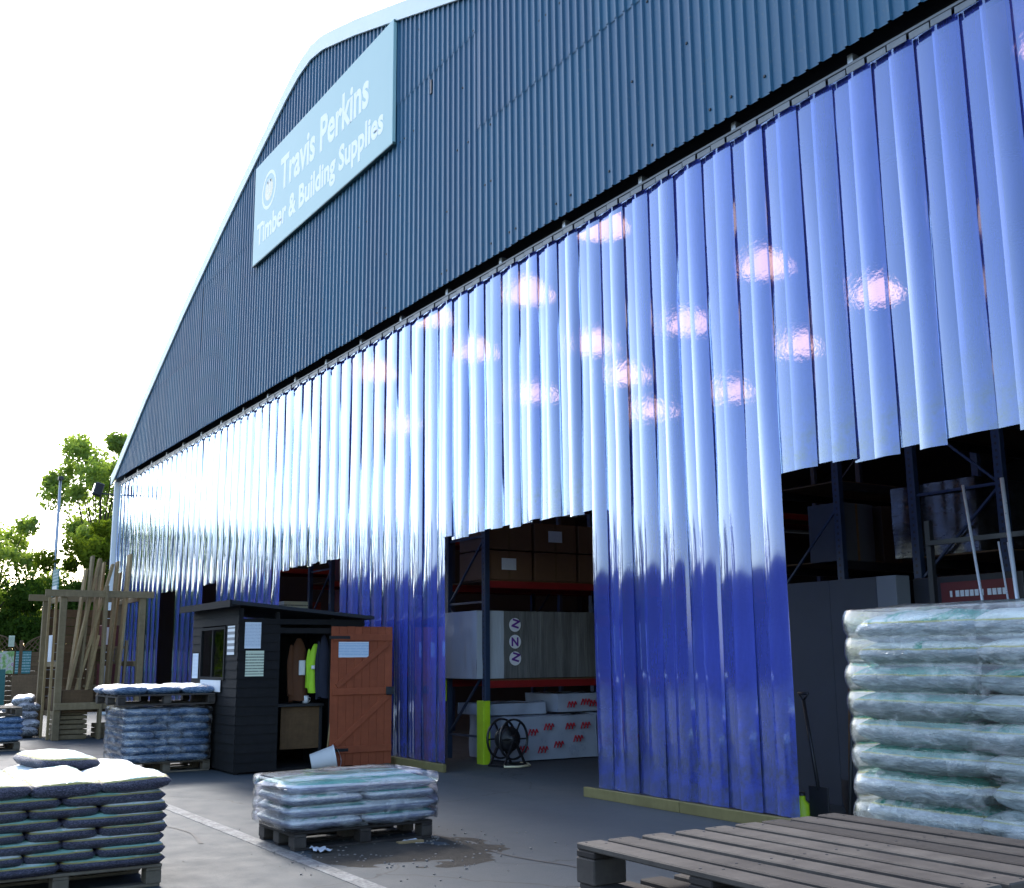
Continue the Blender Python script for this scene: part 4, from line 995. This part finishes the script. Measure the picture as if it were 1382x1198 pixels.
scrap('crumpled white paper scrap on the ground at the corner of the white load', (-8.38, -3.72, .0), (.17, .12, .045), 'white_plastic', 3)
scrap('torn white wrapper on the ground under the edge of the white load', (-8.33, -2.95, .0), (.20, .10, .03), 'white_plastic', 8)
tag(MB().box((-8.30, -3.12, .012), (-8.24, -2.90, .035), .004).obj('wood_offcut', 'pale_timber'), 'small pale wood offcut on the dirt beside the white load', 'offcut')

# ------------------------------------------------------------------ far yard: fence, bags, boards
fn = thing('fence', 'brown board fence with arched trellis top at the far end of the yard', 'fence', (-40, -2.5, 0))
for p_ in range(5):
    y0 = -8.6+p_*1.85+2.5
    for k in range(11): MB().box((-.02, y0+.06, .08+k*.155), (.015+.008*(k % 2), y0+1.79, .08+k*.155+.148), .002).obj('fence_board', 'fence_wood', fn)
    MB().bar((0, y0, 0), (0, y0, 2.15), .1, .1, .005).obj('fence_post', 'fence_wood', fn)
    mb = MB()
    for k in range(12):
        t0 = k/12; ya, yb = y0+.06+1.73*t0, y0+.06+1.73*min(1, t0+.20); arch = lambda y: 1.84+.50*math.sin(math.pi*max(0, min(1, (y-y0-.06)/1.73)))**.6
        mb.bar((0, ya, 1.82), (0, yb, min(arch(yb), 2.3)), .012, .022); mb.bar((.013, yb, 1.82), (.013, ya, min(arch(ya), 2.3)), .012, .022)
    mb.obj('trellis', 'fence_wood', fn)
    MB().tube([(0, y0+.06+1.73*i/12, 1.86+.48*math.sin(math.pi*i/12)**.6) for i in range(13)], .025, 6).obj('trellis_arch', 'fence_wood', fn, True)
MB().box((.03, .62, 1.08), (.04, 1.10, 1.80)).obj('poster', 'poster_photo', fn); MB().box((.03, 1.15, 1.08), (.04, 1.62, 1.80)).obj('poster', 'notice_teal', fn)
MB().box((.03, .90, 1.95), (.04, 1.08, 2.30)).obj('small_notice', 'notice_cream', fn)
MB().bar((0, 2.25, 0), (0, 2.25, 2.1), .5, .08).obj('grey_gate_post', 'concrete_block', fn)
ab = thing('display_board', 'dark green leaning display board in front of the far fence', 'board', (-38.5, -2.15, 0), R(0)); MB().box((-.03, -.45, 0), (.03, .35, 1.25), .01, Matrix.Rotation(R(-10), 4, 'Y')).obj('board_face', 'teal_paint', ab); MB().bar((-.35, -.05, 0), (-.2, -.05, 1.1), .04, .04).obj('prop', 'rack_timber', ab)
ab = thing('leaning_board', 'brown board panel leaning with dark edge in front of the far fence', 'board', (-38.2, -1.15, 0)); MB().box((-.03, -.50, 0), (.03, .42, 1.05), .01, Matrix.Rotation(R(-12), 4, 'Y')).obj('panel_face', 'fence_wood', ab); MB().bar((.02, .48, .0), (-.2, .40, 1.1), .06, .08).obj('dark_edge', 'dark_steel', ab)
pF = make_pallet(1.2, 1.2, 'pallet_wood', seed=9)
place_pallet(pF, 'pallet under the half emptied pile of white bags beside the timber rack', (-24.9, -3.95, 0), math.pi/2)
for k in range(9):
    bag_obj('bag', 'far_bag', 'slumped white and black bag in the heap beside the timber rack', 'bag', 'slumped bags beside the rack', (-24.9+random.uniform(-.35, .35), -3.98+.42*(k % 3-1), .20+.17*(k//3)), (.62, .46, .20), random.uniform(-.3, .3), (random.uniform(-.15, .15), random.uniform(-.1, .1)), 3.4, .1)
for k in range(5): bag_obj('bag', 'far_bag', 'white bag on the ground at the foot of the timber rack', 'bag', 'bags at the foot of the rack', (-24.0-.1*k, -3.43+.05*(k % 2), .11+.15*k), (.5, .42, .20), random.uniform(-.4, .4), (.1, .1), 3.4, .1)
place_pallet(pF, 'pallet under the wrapped blue grey bags beyond the gravel stack', (-21.2, -4.62, 0), math.pi/2)
stack('blue_bag', 'blue grey bag in the {layer} layer of the low stack beyond the gravel bags', 'blue grey bags beyond the gravel stack', -21.8, -20.6, -5.2, -3.98, .146, 4, .10, (2, 2, False), (2, 3, False), .01, 1.05, 4.5, .06)
place_pallet(pF, 'empty pallet lying on top of the low blue grey stack', (-21.2, -4.62, .56), math.pi/2)
# tall mast
lp = thing('lamp_post', 'thin grey lamp post rising in front of the far trees', 'lamp post', (-44, .35, 0)); MB().tube([(0, 0, 0), (0, 0, 4), (0, 0, 8.2)], [.09, .07, .05], 10).obj('post', 'galvanised', lp, True); MB().box((-.1, -.09, 8.15), (.1, .09, 8.3), .02).obj('lamp_head', 'dark_steel', lp)

# ------------------------------------------------------------------ trees
def tree(name, label, loc, H, r, zc, leaves, leaf, mat, seed, clumps=26, group=None, ratio=1.15):
    rnd = random.Random(seed); t = thing(name, label, 'tree', loc, 0, group); mb = MB()
    mb.tube([(0, 0, -.1), (.05, .03, H*.2), (rnd.uniform(-.2, .2), rnd.uniform(-.2, .2), H*.45), (rnd.uniform(-.3, .3), rnd.uniform(-.3, .3), H*.8)], [.035*H*.6, .025*H*.6, .017*H*.6, .02], 8)
    cl = []
    for k in range(clumps):
        while True:
            p_ = Vector((rnd.uniform(-1, 1), rnd.uniform(-1, 1), rnd.uniform(-1, 1)))
            if p_.length < 1: break
        p_ = p_.normalized()*(p_.length**.5); q = Vector((p_.x*r, p_.y*r, zc+p_.z*r*ratio)); cl.append((q, r*rnd.uniform(.16, .36)))
        a = Vector((0, 0, max(H*.2, q.z*.55))); mid = (a+q)/2+Vector((0, 0, -.1*r)); mb.tube([a, mid, q], [.03+.004*H, .025, .012], 5, False)
    mb.obj('trunk', 'bark', t, True)
    lv = MB()
    for k in range(leaves):
        c_, cr = cl[rnd.randrange(len(cl))]
        d = Vector((rnd.gauss(0, 1), rnd.gauss(0, 1), rnd.gauss(0, .8))); d = d.normalized()*cr*(rnd.random()**.45)
        p_ = c_+d; s_ = leaf*rnd.uniform(.6, 1.3); e = Euler((rnd.uniform(-1.2, 1.2), rnd.uniform(-1.2, 1.2), rnd.uniform(0, 6.3))).to_matrix()
        a = e @ Vector((s_, 0, 0)); b_ = e @ Vector((0, s_*.45, 0)); f = e @ Vector((0, 0, s_*.18))
        n_ = len(lv.v); lv.v += [tuple(p_-a), tuple(p_-b_+f), tuple(p_+a), tuple(p_+b_+f)]; lv.f.append((n_, n_+1, n_+2, n_+3))
    lv.obj('crown', mat, t)
    return t
tree('tall_tree', 'tall open crowned tree beside the far corner of the warehouse', (-47, 2.5, 0), 11, 2.1, 8.0, 15000, .12, 'leaf_mid', 1, 40, ratio=1.35)
tree('tall_tree', 'tall tree partly hidden behind the warehouse corner', (-50, 5.6, 0), 11, 3.2, 7.8, 9000, .14, 'leaf_mid', 2, 30)
tree('bushy_tree', 'low yellowish tree in front of the tall open tree', (-44.5, 1.6, 0), 6, 1.7, 4.6, 9000, .11, 'leaf_yellow', 3, 26)
tree('bushy_tree', 'dark green bushy tree behind the trellis fence', (-46, -1.6, 0), 6.5, 2.3, 4.3, 12000, .12, 'leaf_mid', 4, 36)
tree('dark_tree', 'dense dark tree behind the timber rack', (-43.5, .3, 0), 4.6, 1.9, 2.7, 12000, .11, 'leaf_dark', 5, 40, ratio=1.0)
tree('dark_tree', 'dense dark tree at the back of the yard beyond the slumped bags', (-45, -4.2, 0), 6.5, 2.8, 3.8, 12000, .13, 'leaf_dark', 6, 40)
tree('dark_tree', 'dark broad tree behind the timber rack by the warehouse wall', (-42.5, 2.6, 0), 4.6, 1.7, 2.6, 9000, .11, 'leaf_dark', 7, 34, ratio=1.1)
for k, (x, y) in enumerate(((-52, -9), (-50, -15), (-46, -22))):
    tree('yard_tree', ['leafy tree beyond the end of the far fence', 'broad tree on the open side of the yard', 'round tree on the open side of the yard facing the warehouse'][k], (x, y, 0), 7, 3.2, 4.3, 6000, .18, 'leaf_dark', 20+k, 30)

# ------------------------------------------------------------------ the long shed across the yard (mirrored in the strips)
ob = thing('opposite_building', 'long low building with dark brick walls and thin white fascia across the yard', 'building', (-61, -34.5, 0), math.atan2(37, -52))
MB().box((-45, -12, 0), (45, 0, 5.6), .02).obj('wall', 'dark_brick', ob)
for k in range(30): MB().box((-45+k*3+.006, -.08, 5.61), (-45+(k+1)*3-.006, .06, 5.855), .01).obj('cladding_panel', 'white_wall', ob)
MB().box((-45.2, -12.2, 5.86), (45.2, .2, 6.0), .02).obj('roof', 'roof_sheet', ob)
for k in range(9): MB().box((-42+k*9.5, .001, .02), (-38+k*9.5, .06, 4.2), .01).obj('loading_door', 'dark_steel', ob)
